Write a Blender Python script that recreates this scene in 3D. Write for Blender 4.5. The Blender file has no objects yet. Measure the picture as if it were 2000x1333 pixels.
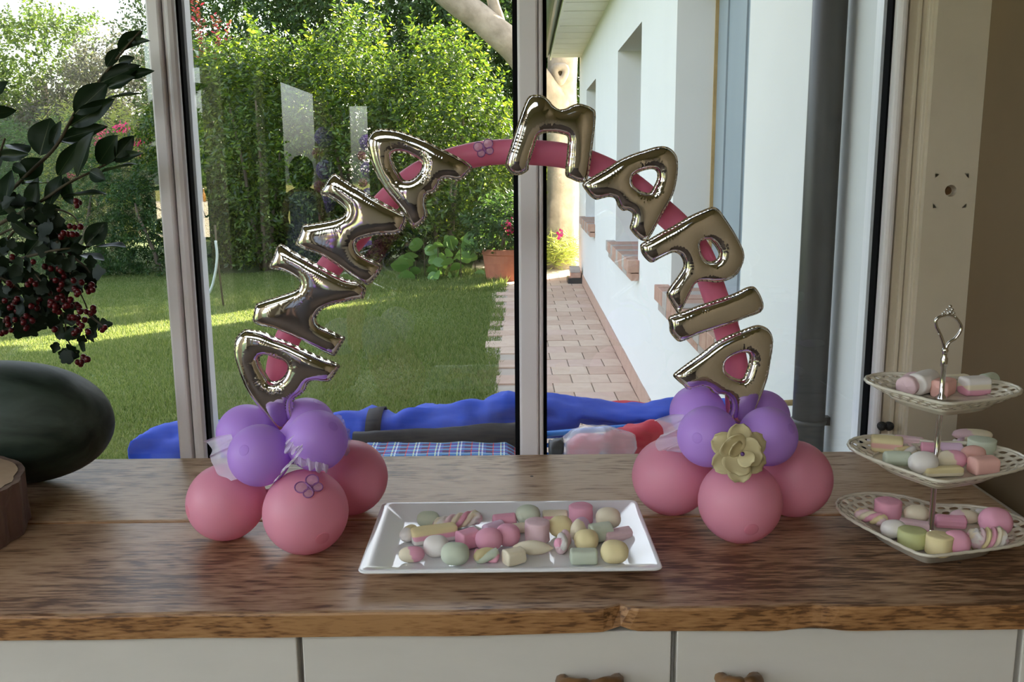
import bpy, bmesh, math, random
import numpy as np
from mathutils import Vector, Matrix, Euler, noise

random.seed(7)
RNG = np.random.default_rng(7)
scene = bpy.context.scene
C = scene.collection

# ------------------------------------------------------------------ camera
W, H, F = 2000.0, 1333.0, 1808.7
PITCH, YAW, ROLL = math.radians(10.66), math.radians(0.33), math.radians(-0.475)
ZC = 1.43
_f = np.array([math.sin(YAW) * math.cos(PITCH), math.cos(YAW) * math.cos(PITCH), -math.sin(PITCH)])
_r0 = np.array([math.cos(YAW), -math.sin(YAW), 0.0])
_u0 = np.cross(_r0, _f)
_r = math.cos(ROLL) * _r0 + math.sin(ROLL) * _u0
_u = -math.sin(ROLL) * _r0 + math.cos(ROLL) * _u0
cam_data = bpy.data.cameras.new("camera")
cam_data.sensor_width = 36.0
cam_data.lens = F / W * 36.0
cam_data.clip_start = 0.02
cam_data.clip_end = 500
cam = bpy.data.objects.new("camera", cam_data)
C.objects.link(cam)
M = Matrix(((_r[0], _u[0], -_f[0], 0), (_r[1], _u[1], -_f[1], 0), (_r[2], _u[2], -_f[2], ZC), (0, 0, 0, 1)))
cam.matrix_world = M
scene.camera = cam

# ------------------------------------------------------------------ light
SUN_AZ, SUN_EL = math.radians(44.5), math.radians(23)
world = bpy.data.worlds.new("world")
scene.world = world
world.use_nodes = True
wn = world.node_tree
wn.nodes.clear()
sky = wn.nodes.new("ShaderNodeTexSky")
sky.sky_type = "NISHITA"
sky.sun_disc = False
sky.sun_elevation = SUN_EL
sky.sun_rotation = SUN_AZ
sky.dust_density = 3.0
sky.air_density = 1.0
sky.ozone_density = 1.0
bg = wn.nodes.new("ShaderNodeBackground")
bg.inputs[1].default_value = 0.55
wo = wn.nodes.new("ShaderNodeOutputWorld")
hsv = wn.nodes.new("ShaderNodeHueSaturation")
hsv.inputs["Saturation"].default_value = 0.5
wn.links.new(sky.outputs[0], hsv.inputs["Color"])
wn.links.new(hsv.outputs[0], bg.inputs[0])
wn.links.new(bg.outputs[0], wo.inputs[0])
sd = bpy.data.lights.new("sun", "SUN")
sd.energy = 25.0
sd.angle = math.radians(0.6)
sd.color = (1.0, 0.86, 0.62)
sun = bpy.data.objects.new("sun", sd)
C.objects.link(sun)
_sdir = Vector((math.sin(SUN_AZ) * math.cos(SUN_EL), math.cos(SUN_AZ) * math.cos(SUN_EL), math.sin(SUN_EL)))
sun.rotation_euler = (-_sdir).to_track_quat("-Z", "Y").to_euler()
vs = scene.view_settings
vs.view_transform = "Standard"
vs.look = "None"
vs.gamma = 1.0
vs.exposure = 1.0
vs.use_curve_mapping = False


# ------------------------------------------------------------------ helpers
def ray(x, y):
    return _r * ((x - W / 2) / F) + _u * ((H / 2 - y) / F) + _f


def at(x, y, Y):
    d = ray(x, y)
    t = Y / d[1]
    return Vector((d[0] * t, Y, ZC + d[2] * t))


def onz(x, y, z):
    d = ray(x, y)
    t = (z - ZC) / d[2]
    return Vector((d[0] * t, d[1] * t, z))


def onx(x, y, X):
    d = ray(x, y)
    t = X / d[0]
    return Vector((X, d[1] * t, ZC + d[2] * t))


def depth(p):
    return float(np.dot(np.array([p[0], p[1], p[2] - ZC]), _f))


def tag(o, label=None, cat=None, group=None, kind=None):
    if label:
        o["label"] = label
    if cat:
        o["category"] = cat
    if group:
        o["group"] = group
    if kind:
        o["kind"] = kind
    return o


def thing(name, label, cat, loc=(0, 0, 0), group=None, kind=None):
    o = bpy.data.objects.new(name, None)
    o.empty_display_size = 0.05
    C.objects.link(o)
    o.location = loc
    tag(o, label, cat, group, kind)
    return o


def link(name, me, mat, parent=None, smooth=False, world_coords=True):
    """links a mesh; its vertices are in world space unless world_coords is False"""
    o = bpy.data.objects.new(name, me)
    C.objects.link(o)
    if mat is not None and not me.materials:
        for m in (mat if isinstance(mat, (list, tuple)) else [mat]):
            me.materials.append(m)
    if smooth:
        me.polygons.foreach_set("use_smooth", [True] * len(me.polygons))
    if parent is not None:
        o.parent = parent
        if world_coords:
            off = Vector((0, 0, 0))
            p = parent
            while p is not None:
                off += Vector(p.location)
                p = p.parent
            o.location = -off
    return o


def from_np(name, verts, faces_list):
    me = bpy.data.meshes.new(name)
    me.from_pydata([tuple(v) for v in verts], [], faces_list)
    me.update()
    return me


def mesh_polys(name, V, quads):
    """V (n,3) array, quads (m,k) array, fast"""
    me = bpy.data.meshes.new(name)
    V = np.asarray(V, dtype=np.float32)
    Q = np.asarray(quads, dtype=np.int32)
    m, k = Q.shape
    me.vertices.add(len(V))
    me.vertices.foreach_set("co", V.ravel())
    me.loops.add(m * k)
    me.loops.foreach_set("vertex_index", Q.ravel())
    me.polygons.add(m)
    me.polygons.foreach_set("loop_start", np.arange(0, m * k, k, dtype=np.int32))
    me.polygons.foreach_set("loop_total", np.full(m, k, dtype=np.int32))
    me.update(calc_edges=True)
    return me


def bm_mesh(bm, name):
    bmesh.ops.recalc_face_normals(bm, faces=bm.faces[:])
    me = bpy.data.meshes.new(name)
    bm.to_mesh(me)
    bm.free()
    return me


def add_box(bm, lo, hi, bevel=0.0, seg=2):
    vs_ = [bm.verts.new((x, y, z)) for x in (lo[0], hi[0]) for y in (lo[1], hi[1]) for z in (lo[2], hi[2])]
    idx = [(0, 1, 3, 2), (4, 6, 7, 5), (0, 4, 5, 1), (2, 3, 7, 6), (0, 2, 6, 4), (1, 5, 7, 3)]
    fs = [bm.faces.new([vs_[i] for i in f]) for f in idx]
    if bevel > 0:
        es = list({e for f in fs for e in f.edges})
        bmesh.ops.bevel(bm, geom=es, offset=bevel, segments=seg, affect="EDGES", profile=0.5)


def box(name, lo, hi, mat, parent=None, bevel=0.0, smooth=False):
    bm = bmesh.new()
    add_box(bm, lo, hi, bevel)
    return link(name, bm_mesh(bm, name), mat, parent, smooth)


def prism(bm, pts, d):
    """extrude a planar polygon (list of Vector) by vector d"""
    a = [bm.verts.new(p) for p in pts]
    b = [bm.verts.new(Vector(p) + Vector(d)) for p in pts]
    n = len(pts)
    bm.faces.new(a)
    bm.faces.new(b[::-1])
    for i in range(n):
        j = (i + 1) % n
        bm.faces.new((a[i], b[i], b[j], a[j]))


def catmull(pts, n, closed=False):
    P = [np.array(p, dtype=float) for p in pts]
    if closed:
        P = [P[-1]] + P + [P[0], P[1]]
    else:
        P = [2 * P[0] - P[1]] + P + [2 * P[-1] - P[-2]]
    segs = len(P) - 3
    out = []
    for i in range(segs):
        p0, p1, p2, p3 = P[i:i + 4]
        for k in range(n):
            t = k / n
            out.append(0.5 * ((2 * p1) + (-p0 + p2) * t + (2 * p0 - 5 * p1 + 4 * p2 - p3) * t * t + (-p0 + 3 * p1 - 3 * p2 + p3) * t ** 3))
    if not closed:
        out.append(P[-2])
    return np.array(out)


def sweep(name, path, rad, nseg=12, cap=True, mod=None, flat=None):
    """tube along path; rad scalar or list; mod(i, theta) -> radius factor; flat=(a,b) scales of the two cross axes"""
    path = np.asarray(path, dtype=float)
    n = len(path)
    rad = np.full(n, rad) if np.isscalar(rad) else np.asarray(rad, dtype=float)
    T = np.gradient(path, axis=0)
    T /= np.linalg.norm(T, axis=1)[:, None] + 1e-12
    ref = np.array([0, 0, 1.0]) if abs(T[0][2]) < 0.9 else np.array([0, 1.0, 0])
    N = np.cross(T[0], ref)
    N /= np.linalg.norm(N)
    V = []
    for i in range(n):
        N = N - T[i] * np.dot(N, T[i])
        N /= np.linalg.norm(N) + 1e-12
        B = np.cross(T[i], N)
        for k in range(nseg):
            th = 2 * math.pi * k / nseg
            q = rad[i] * (mod(i, th) if mod else 1.0)
            a, b = (flat if flat else (1, 1))
            V.append(path[i] + N * math.cos(th) * q * a + B * math.sin(th) * q * b)
    Fc = []
    for i in range(n - 1):
        for k in range(nseg):
            k2 = (k + 1) % nseg
            Fc.append((i * nseg + k, i * nseg + k2, (i + 1) * nseg + k2, (i + 1) * nseg + k))
    if cap:
        Fc.append(tuple(range(nseg))[::-1])
        Fc.append(tuple((n - 1) * nseg + k for k in range(nseg)))
    return from_np(name, V, Fc)


def lathe(name, prof, nseg=24, center=(0, 0, 0), mod=None):
    """prof list of (r,z) ; closed at r=0 ends"""
    V, Fc, rings = [], [], []
    for (r, z) in prof:
        if r < 1e-6:
            rings.append([len(V)])
            V.append((center[0], center[1], center[2] + z))
        else:
            ring = []
            for k in range(nseg):
                th = 2 * math.pi * k / nseg
                q = r * (mod(th, z) if mod else 1)
                ring.append(len(V))
                V.append((center[0] + q * math.cos(th), center[1] + q * math.sin(th), center[2] + z))
            rings.append(ring)
    for a, b in zip(rings[:-1], rings[1:]):
        for k in range(nseg):
            k2 = (k + 1) % nseg
            if len(a) == 1 and len(b) == 1:
                continue
            if len(a) == 1:
                Fc.append((a[0], b[k], b[k2]))
            elif len(b) == 1:
                Fc.append((a[k], b[0], a[k2]))
            else:
                Fc.append((a[k], b[k], b[k2], a[k2]))
    bm = bmesh.new()
    vv = [bm.verts.new(v) for v in V]
    for f in Fc:
        try:
            bm.faces.new([vv[i] for i in f])
        except ValueError:
            pass
    return bm_mesh(bm, name)


# ------------------------------------------------------------------ materials
def new_mat(name):
    m = bpy.data.materials.new(name)
    m.use_nodes = True
    nt = m.node_tree
    b = nt.nodes["Principled BSDF"]
    return m, nt, b


def noise_color(nt, c1, c2, scale=8, detail=4, coord="Object", stretch=None, rough=0.6):
    tc = nt.nodes.new("ShaderNodeTexCoord")
    nz = nt.nodes.new("ShaderNodeTexNoise")
    nz.inputs["Scale"].default_value = scale
    nz.inputs["Detail"].default_value = detail
    nz.inputs["Roughness"].default_value = rough
    src = tc.outputs[coord]
    if stretch:
        mp = nt.nodes.new("ShaderNodeMapping")
        mp.inputs["Scale"].default_value = stretch
        nt.links.new(src, mp.inputs[0])
        src = mp.outputs[0]
    nt.links.new(src, nz.inputs["Vector"])
    rp = nt.nodes.new("ShaderNodeValToRGB")
    rp.color_ramp.elements[0].position = 0.3
    rp.color_ramp.elements[1].position = 0.7
    rp.color_ramp.elements[0].color = (*c1, 1)
    rp.color_ramp.elements[1].color = (*c2, 1)
    nt.links.new(nz.outputs["Fac"], rp.inputs[0])
    return rp.outputs[0], nz.outputs["Fac"], src


def bump(nt, b, fac, strength=0.2, dist=0.01):
    bp = nt.nodes.new("ShaderNodeBump")
    bp.inputs["Strength"].default_value = strength
    bp.inputs["Distance"].default_value = dist
    nt.links.new(fac, bp.inputs["Height"])
    nt.links.new(bp.outputs[0], b.inputs["Normal"])


def plain(name, c, rough=0.6, c2=None, scale=10, spec=0.5, bmp=0.0, bdist=0.002, metal=0.0, stretch=None, coat=0.0):
    m, nt, b = new_mat(name)
    b.inputs["Roughness"].default_value = rough
    b.inputs["Specular IOR Level"].default_value = spec
    b.inputs["Metallic"].default_value = metal
    b.inputs["Coat Weight"].default_value = coat
    col, fac, _ = noise_color(nt, c, c2 or tuple(x * 0.9 for x in c), scale, stretch=stretch)
    nt.links.new(col, b.inputs["Base Color"])
    if bmp:
        bump(nt, b, fac, bmp, bdist)
    return m


def leaf_mat(name, cols, trans=0.45, rough=0.45, spec=0.4):
    """cols: list of colours picked per leaf"""
    m, nt, b = new_mat(name)
    g = nt.nodes.new("ShaderNodeNewGeometry")
    rp = nt.nodes.new("ShaderNodeValToRGB")
    el = rp.color_ramp.elements
    el[0].position, el[0].color = 0.0, (*cols[0], 1)
    el[1].position, el[1].color = 1.0, (*cols[-1], 1)
    for i, c in enumerate(cols[1:-1]):
        e = el.new((i + 1) / (len(cols) - 1))
        e.color = (*c, 1)
    nt.links.new(g.outputs["Random Per Island"], rp.inputs[0])
    nt.links.new(rp.outputs[0], b.inputs["Base Color"])
    b.inputs["Roughness"].default_value = rough
    b.inputs["Specular IOR Level"].default_value = spec
    tr = nt.nodes.new("ShaderNodeBsdfTranslucent")
    hs = nt.nodes.new("ShaderNodeHueSaturation")
    hs.inputs["Hue"].default_value = 0.475
    hs.inputs["Saturation"].default_value = 1.1
    hs.inputs["Value"].default_value = 2.0
    nt.links.new(rp.outputs[0], hs.inputs["Color"])
    nt.links.new(hs.outputs[0], tr.inputs[0])
    mx = nt.nodes.new("ShaderNodeMixShader")
    mx.inputs[0].default_value = trans
    nt.links.new(b.outputs[0], mx.inputs[1])
    nt.links.new(tr.outputs[0], mx.inputs[2])
    nt.links.new(mx.outputs[0], nt.nodes["Material Output"].inputs[0])
    return m


def latex(name, c):
    """stretched rubber skin: part of the light passes through it"""
    m, nt, b = new_mat(name)
    col, fac, _ = noise_color(nt, c, tuple(x * 0.97 for x in c), 3)
    nt.links.new(col, b.inputs["Base Color"])
    b.inputs["Roughness"].default_value = 0.42
    b.inputs["Specular IOR Level"].default_value = 0.4
    tr = nt.nodes.new("ShaderNodeBsdfTranslucent")
    nt.links.new(col, tr.inputs[0])
    mx = nt.nodes.new("ShaderNodeMixShader")
    mx.inputs[0].default_value = 0.30
    nt.links.new(b.outputs[0], mx.inputs[1])
    nt.links.new(tr.outputs[0], mx.inputs[2])
    nt.links.new(mx.outputs[0], nt.nodes["Material Output"].inputs[0])
    return m


def attr_mat(name, rough=0.85, bmp=0.15, spec=0.25, sss=0.0):
    m, nt, b = new_mat(name)
    a = nt.nodes.new("ShaderNodeAttribute")
    a.attribute_name = "Col"
    nt.links.new(a.outputs["Color"], b.inputs["Base Color"])
    b.inputs["Roughness"].default_value = rough
    b.inputs["Specular IOR Level"].default_value = spec
    tc = nt.nodes.new("ShaderNodeTexCoord")
    nz = nt.nodes.new("ShaderNodeTexNoise")
    nz.inputs["Scale"].default_value = 300
    nt.links.new(tc.outputs["Object"], nz.inputs["Vector"])
    bump(nt, b, nz.outputs["Fac"], bmp, 0.001)
    if sss:
        b.inputs["Subsurface Weight"].default_value = sss
        b.inputs["Subsurface Radius"].default_value = (0.01, 0.006, 0.005)
        b.inputs["Subsurface Scale"].default_value = 0.6
    return m


def wood_mat(name, dark, mid, light, rough=0.5, scale=1.0, spec=0.5, ring=True):
    m, nt, b = new_mat(name)
    tc = nt.nodes.new("ShaderNodeTexCoord")
    mp = nt.nodes.new("ShaderNodeMapping")
    mp.inputs["Scale"].default_value = (1.8 * scale, 7 * scale, 7 * scale)
    nt.links.new(tc.outputs["Object"], mp.inputs[0])
    n1 = nt.nodes.new("ShaderNodeTexNoise")
    n1.inputs["Scale"].default_value = 1.6
    n1.inputs["Detail"].default_value = 2
    n1.inputs["Distortion"].default_value = 1.0
    nt.links.new(mp.outputs[0], n1.inputs["Vector"])
    # contour rings out of the low noise -> cathedral grain
    mul = nt.nodes.new("ShaderNodeMath")
    mul.operation = "MULTIPLY"
    mul.inputs[1].default_value = 38.0
    nt.links.new(n1.outputs["Fac"], mul.inputs[0])
    sn = nt.nodes.new("ShaderNodeMath")
    sn.operation = "SINE"
    nt.links.new(mul.outputs[0], sn.inputs[0])
    n2 = nt.nodes.new("ShaderNodeTexNoise")
    n2.inputs["Scale"].default_value = 9
    n2.inputs["Detail"].default_value = 6
    mp2 = nt.nodes.new("ShaderNodeMapping")
    mp2.inputs["Scale"].default_value = (3.2 * scale, 24 * scale, 24 * scale)
    nt.links.new(tc.outputs["Object"], mp2.inputs[0])
    nt.links.new(mp2.outputs[0], n2.inputs["Vector"])
    n3 = nt.nodes.new("ShaderNodeTexNoise")
    n3.inputs["Scale"].default_value = 3.0
    n3.inputs["Detail"].default_value = 5
    nt.links.new(tc.outputs["Object"], n3.inputs["Vector"])
    a1 = nt.nodes.new("ShaderNodeMath")
    a1.operation = "MULTIPLY_ADD"
    a1.inputs[1].default_value = 0.07
    nt.links.new(sn.outputs[0], a1.inputs[0])
    nt.links.new(n2.outputs["Fac"], a1.inputs[2])
    a2 = nt.nodes.new("ShaderNodeMath")
    a2.operation = "MULTIPLY_ADD"
    a2.inputs[1].default_value = 0.6
    a2.inputs[2].default_value = -0.3
    nt.links.new(n3.outputs["Fac"], a2.inputs[0])
    a3 = nt.nodes.new("ShaderNodeMath")
    a3.operation = "ADD"
    nt.links.new(a1.outputs[0], a3.inputs[0])
    nt.links.new(a2.outputs[0], a3.inputs[1])
    rp = nt.nodes.new("ShaderNodeValToRGB")
    e = rp.color_ramp.elements
    e[0].position, e[0].color = 0.33, (*dark, 1)
    e[1].position, e[1].color = 0.64, (*light, 1)
    k = e.new(0.44)
    k.color = (*mid, 1)
    nt.links.new(a3.outputs[0], rp.inputs[0])
    # scattered nail holes and worm holes
    vo = nt.nodes.new("ShaderNodeTexVoronoi")
    vo.inputs["Scale"].default_value = 7.0
    nt.links.new(tc.outputs["Object"], vo.inputs["Vector"])
    lt = nt.nodes.new("ShaderNodeMath")
    lt.operation = "LESS_THAN"
    lt.inputs[1].default_value = 0.022
    nt.links.new(vo.outputs["Distance"], lt.inputs[0])
    mxh = nt.nodes.new("ShaderNodeMix")
    mxh.data_type = "RGBA"
    nt.links.new(lt.outputs[0], mxh.inputs[0])
    nt.links.new(rp.outputs[0], mxh.inputs[6])
    mxh.inputs[7].default_value = (0.02, 0.012, 0.008, 1)
    nt.links.new(mxh.outputs[2], b.inputs["Base Color"])
    b.inputs["Roughness"].default_value = rough
    b.inputs["Specular IOR Level"].default_value = spec
    bump(nt, b, a3.outputs[0], 0.25, 0.002)
    return m


MATS = {}
MATS["render_white"] = plain("white_render", (0.70, 0.70, 0.69), 0.9, (0.675, 0.675, 0.665), 3, bmp=0.15)
MATS["tan_wall"] = plain("tan_wall", (0.21, 0.148, 0.083), 0.9, (0.19, 0.134, 0.076), 4, bmp=0.1)
MATS["cream_wall"] = plain("cream_wall", (0.46, 0.38, 0.26), 0.9, (0.43, 0.355, 0.24), 4)
MATS["tan_ceiling"] = plain("tan_ceiling", (0.40, 0.33, 0.22), 0.9, (0.38, 0.31, 0.205), 4)
MATS["floor"] = plain("terracotta_floor", (0.045, 0.03, 0.02), 0.9, (0.038, 0.025, 0.017), 6, spec=0.2)
MATS["frame"] = plain("white_frame", (0.86, 0.83, 0.84), 0.32, (0.83, 0.80, 0.81), 6, spec=0.5)
MATS["gasket"] = plain("black_gasket", (0.005, 0.005, 0.006), 0.8, spec=0.08)
MATS["post"] = plain("beige_paint", (0.66, 0.58, 0.45), 0.6, (0.62, 0.54, 0.42), 12, bmp=0.1)
MATS["cabinet"] = plain("white_cabinet", (0.70, 0.66, 0.61), 0.5, (0.65, 0.61, 0.56), 5, bmp=0.15, stretch=(1, 1, 3))
MATS["wood"] = wood_mat("oak_top", (0.12, 0.055, 0.026), (0.30, 0.165, 0.088), (0.45, 0.29, 0.175), 0.42, spec=0.45)
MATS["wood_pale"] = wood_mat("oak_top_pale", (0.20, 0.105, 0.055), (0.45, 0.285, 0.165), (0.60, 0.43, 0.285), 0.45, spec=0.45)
MATS["wood_edge"] = wood_mat("oak_edge", (0.13, 0.055, 0.018), (0.30, 0.14, 0.05), (0.42, 0.22, 0.09), 0.5, 1.6)
MATS["dark_wood"] = plain("dark_wood", (0.10, 0.05, 0.02), 0.4, (0.25, 0.12, 0.04), 30)
MATS["pipe"] = plain("pipe_dark", (0.045, 0.045, 0.045), 0.45, (0.06, 0.058, 0.055), 5)
MATS["shutter"] = plain("grey_shutter", (0.27, 0.32, 0.36), 0.5, (0.24, 0.29, 0.33), 6, stretch=(1, 1, 0.1))
MATS["gutter"] = plain("gutter", (0.16, 0.18, 0.17), 0.4, (0.13, 0.15, 0.14), 8, metal=0.4)
MATS["soffit"] = plain("soffit", (0.88, 0.87, 0.80), 0.8, (0.80, 0.78, 0.69), 6)
MATS["tile"] = plain("terracotta_tile", (0.50, 0.36, 0.28), 0.8, (0.42, 0.29, 0.22), 7, bmp=0.1)
MATS["tile2"] = plain("terracotta_tile_pale", (0.56, 0.43, 0.34), 0.8, (0.48, 0.35, 0.27), 7, bmp=0.1)
MATS["tile3"] = plain("terracotta_tile_pink", (0.47, 0.33, 0.27), 0.8, (0.54, 0.40, 0.33), 7, bmp=0.1)
MATS["grout"] = plain("grout", (0.42, 0.36, 0.30), 0.9)
MATS["brick"] = plain("brick", (0.36, 0.20, 0.15), 0.85, (0.45, 0.29, 0.22), 20, bmp=0.3)
MATS["brick2"] = plain("brick_grey", (0.33, 0.29, 0.27), 0.85, (0.42, 0.37, 0.33), 20, bmp=0.3)
MATS["skirt"] = plain("skirting_tile", (0.46, 0.31, 0.24), 0.8, (0.40, 0.26, 0.20), 10)
MATS["soil"] = plain("lawn_soil", (0.10, 0.145, 0.045), 0.95, (0.13, 0.18, 0.06), 3)
MATS["field"] = plain("dry_field", (0.30, 0.32, 0.08), 0.95, (0.38, 0.36, 0.12), 0.6)
MATS["terracotta"] = plain("pot", (0.36, 0.13, 0.07), 0.75, (0.30, 0.10, 0.055), 12, bmp=0.15)
MATS["bark"] = plain("bark", (0.08, 0.06, 0.045), 0.95, (0.17, 0.135, 0.10), 5, bmp=0.8, bdist=0.03, stretch=(3, 3, 0.7))
MATS["bark_pale"] = plain("bark_pale", (0.20, 0.165, 0.12), 0.95, (0.36, 0.31, 0.24), 6, bmp=0.7, bdist=0.02)
MATS["twig"] = plain("twig", (0.06, 0.045, 0.02), 0.8)
MATS["pink"] = latex("pink_latex", (0.93, 0.40, 0.53))
MATS["pink_arch"] = latex("pink_arch_latex", (0.92, 0.27, 0.43))
MATS["purple"] = latex("purple_latex", (0.66, 0.38, 0.97))
MATS["pink_spot"] = latex("pink_thick_latex", (0.90, 0.34, 0.46))
MATS["purple_spot"] = latex("purple_thick_latex", (0.60, 0.33, 0.91))
MATS["ceramic"] = plain("white_ceramic", (0.88, 0.88, 0.90), 0.10, (0.87, 0.87, 0.89), 3, spec=0.5)
MATS["cream_ceramic"] = plain("cream_ceramic", (0.70, 0.65, 0.54), 0.16, (0.67, 0.61, 0.50), 8, spec=0.55, coat=0.3)
MATS["chrome"] = plain("chrome", (0.75, 0.72, 0.70), 0.12, (0.72, 0.70, 0.68), 3, metal=1.0)
MATS["cream_flower"] = plain("cream_foam", (0.60, 0.51, 0.30), 0.7, (0.56, 0.47, 0.27), 6)
MATS["blue"] = plain("blue_canvas", (0.003, 0.055, 0.50), 0.75, (0.002, 0.035, 0.36), 5, bmp=0.2)
MATS["blue_rod"] = plain("blue_tube", (0.03, 0.22, 0.72), 0.4)
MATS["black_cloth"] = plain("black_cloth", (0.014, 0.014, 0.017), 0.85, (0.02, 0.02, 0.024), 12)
MATS["red_cloth"] = plain("red_cloth", (0.50, 0.012, 0.04), 0.7, (0.42, 0.01, 0.03), 6)
MATS["log_top"] = plain("cut_wood", (0.50, 0.36, 0.24), 0.8, (0.38, 0.25, 0.16), 9, bmp=0.3)
MATS["log_bark"] = plain("log_bark", (0.10, 0.06, 0.045), 0.95, (0.24, 0.155, 0.115), 14, bmp=0.9, bdist=0.01, stretch=(1, 1, 0.3))
MATS["berry"] = plain("red_berry", (0.085, 0.003, 0.005), 0.3, (0.06, 0.002, 0.004), 10, spec=0.3)
MATS["skin"] = plain("skin", (0.45, 0.26, 0.18), 0.6)
MATS["hair"] = plain("dark_hair", (0.015, 0.011, 0.009), 0.5, (0.03, 0.02, 0.015), 40)
MATS["dress"] = plain("grey_dress", (0.30, 0.33, 0.44), 0.8, (0.36, 0.39, 0.50), 30)
MATS["white_cloth"] = plain("white_cloth", (0.80, 0.74, 0.64), 0.85)
MATS["iron"] = plain("black_iron", (0.012, 0.012, 0.012), 0.5)
MATS["bottle"] = plain("amber_glass", (0.35, 0.17, 0.04), 0.15)
MATS["hose"] = plain("grey_hose", (0.40, 0.45, 0.44), 0.5)
MATS["black_plastic"] = plain("black_plastic", (0.02, 0.02, 0.02), 0.5)
MATS["stick"] = plain("bamboo", (0.45, 0.32, 0.14), 0.6, (0.33, 0.22, 0.09), 20)
MATS["fuchsia"] = leaf_mat("fuchsia_petal", [(0.75, 0.05, 0.20), (0.85, 0.15, 0.32), (0.70, 0.02, 0.10)], 0.3)
MATS["sugar"] = attr_mat("sugar_foam", 0.9, 0.12, 0.2, 0.0)
MATS["bead"] = plain("violet_bead", (0.15, 0.06, 0.25), 0.2)
MATS["vase"] = plain("grey_vase", (0.25, 0.25, 0.26), 0.4)


def make_foil():
    m, nt, b = new_mat("silver_foil")
    b.inputs["Metallic"].default_value = 1.0
    b.inputs["Base Color"].default_value = (0.80, 0.78, 0.755, 1)
    b.inputs["Roughness"].default_value = 0.05
    tc = nt.nodes.new("ShaderNodeTexCoord")
    nz = nt.nodes.new("ShaderNodeTexNoise")
    nz.inputs["Scale"].default_value = 25
    nz.inputs["Detail"].default_value = 1
    nt.links.new(tc.outputs["Object"], nz.inputs["Vector"])
    bump(nt, b, nz.outputs["Fac"], 0.02, 0.004)
    return m


MATS["foil"] = make_foil()


def make_glass():
    m, nt, b = new_mat("window_glass")
    nt.nodes.remove(b)
    t = nt.nodes.new("ShaderNodeBsdfTransparent")
    t.inputs[0].default_value = (0.96, 0.975, 0.97, 1)
    g = nt.nodes.new("ShaderNodeBsdfGlossy")
    g.inputs["Roughness"].default_value = 0.0
    fr = nt.nodes.new("ShaderNodeFresnel")
    fr.inputs[0].default_value = 1.62
    mx = nt.nodes.new("ShaderNodeMixShader")
    nt.links.new(fr.outputs[0], mx.inputs[0])
    nt.links.new(t.outputs[0], mx.inputs[1])
    nt.links.new(g.outputs[0], mx.inputs[2])
    nt.links.new(mx.outputs[0], nt.nodes["Material Output"].inputs[0])
    return m


MATS["glass"] = make_glass()


def make_sheer(name, col, alpha):
    m, nt, b = new_mat(name)
    b.inputs["Base Color"].default_value = (*col, 1)
    b.inputs["Roughness"].default_value = 0.6
    b.inputs["Alpha"].default_value = alpha
    return m


def make_milky():
    m, nt, b = new_mat("milky_panel")
    nt.nodes.remove(b)
    t = nt.nodes.new("ShaderNodeBsdfTranslucent")
    t.inputs[0].default_value = (0.74, 0.79, 0.84, 1)
    nt.links.new(t.outputs[0], nt.nodes["Material Output"].inputs[0])
    return m


MATS["milky"] = make_milky()
MATS["tulle"] = make_sheer("tulle", (0.90, 0.84, 0.97), 0.5)


def make_clear_plastic(name, col, alpha):
    m, nt, b = new_mat(name)
    b.inputs["Base Color"].default_value = (*col, 1)
    b.inputs["Roughness"].default_value = 0.12
    b.inputs["Alpha"].default_value = alpha
    return m


MATS["butterfly"] = make_clear_plastic("pink_clear_plastic", (0.75, 0.45, 0.62), 0.5)
MATS["butterfly_rim"] = plain("violet_plastic", (0.30, 0.12, 0.33), 0.2)
MATS["clear_bag"] = make_clear_plastic("clear_film", (0.75, 0.75, 0.80), 0.35)
MATS["clear_rod"] = make_clear_plastic("clear_acrylic", (0.60, 0.55, 0.60), 0.75)


def make_plaid():
    m, nt, b = new_mat("blue_plaid")
    tc = nt.nodes.new("ShaderNodeTexCoord")
    sp = nt.nodes.new("ShaderNodeSeparateXYZ")
    nt.links.new(tc.outputs["Object"], sp.inputs[0])

    def bands(sock, freq, width, off=0.0):
        a = nt.nodes.new("ShaderNodeMath"); a.operation = "MULTIPLY_ADD"
        a.inputs[1].default_value = freq; a.inputs[2].default_value = off
        nt.links.new(sock, a.inputs[0])
        f = nt.nodes.new("ShaderNodeMath"); f.operation = "FRACT"
        nt.links.new(a.outputs[0], f.inputs[0])
        l = nt.nodes.new("ShaderNodeMath"); l.operation = "LESS_THAN"
        l.inputs[1].default_value = width
        nt.links.new(f.outputs[0], l.inputs[0])
        return l.outputs[0]

    def mix(fac, a, col):
        x = nt.nodes.new("ShaderNodeMix"); x.data_type = "RGBA"
        nt.links.new(fac, x.inputs[0])
        if isinstance(a, tuple):
            x.inputs[6].default_value = (*a, 1)
        else:
            nt.links.new(a, x.inputs[6])
        x.inputs[7].default_value = (*col, 1)
        return x.outputs[2]
    c = mix(bands(sp.outputs[0], 20, 0.35), (0.03, 0.08, 0.36), (0.010, 0.02, 0.11))
    c = mix(bands(sp.outputs[1], 40, 0.35), c, (0.06, 0.20, 0.42))
    c = mix(bands(sp.outputs[0], 20, 0.06, 0.2), c, (0.55, 0.62, 0.70))
    c = mix(bands(sp.outputs[0], 20, 0.06, 0.35), c, (0.50, 0.62, 0.45))
    c = mix(bands(sp.outputs[0], 20, 0.05, 0.7), c, (0.50, 0.04, 0.05))
    c = mix(bands(sp.outputs[1], 40, 0.10, 0.3), c, (0.35, 0.05, 0.06))
    c = mix(bands(sp.outputs[1], 40, 0.08, 0.7), c, (0.55, 0.65, 0.65))
    nt.links.new(c, b.inputs["Base Color"])
    b.inputs["Roughness"].default_value = 0.85
    return m


MATS["plaid"] = make_plaid()


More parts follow.
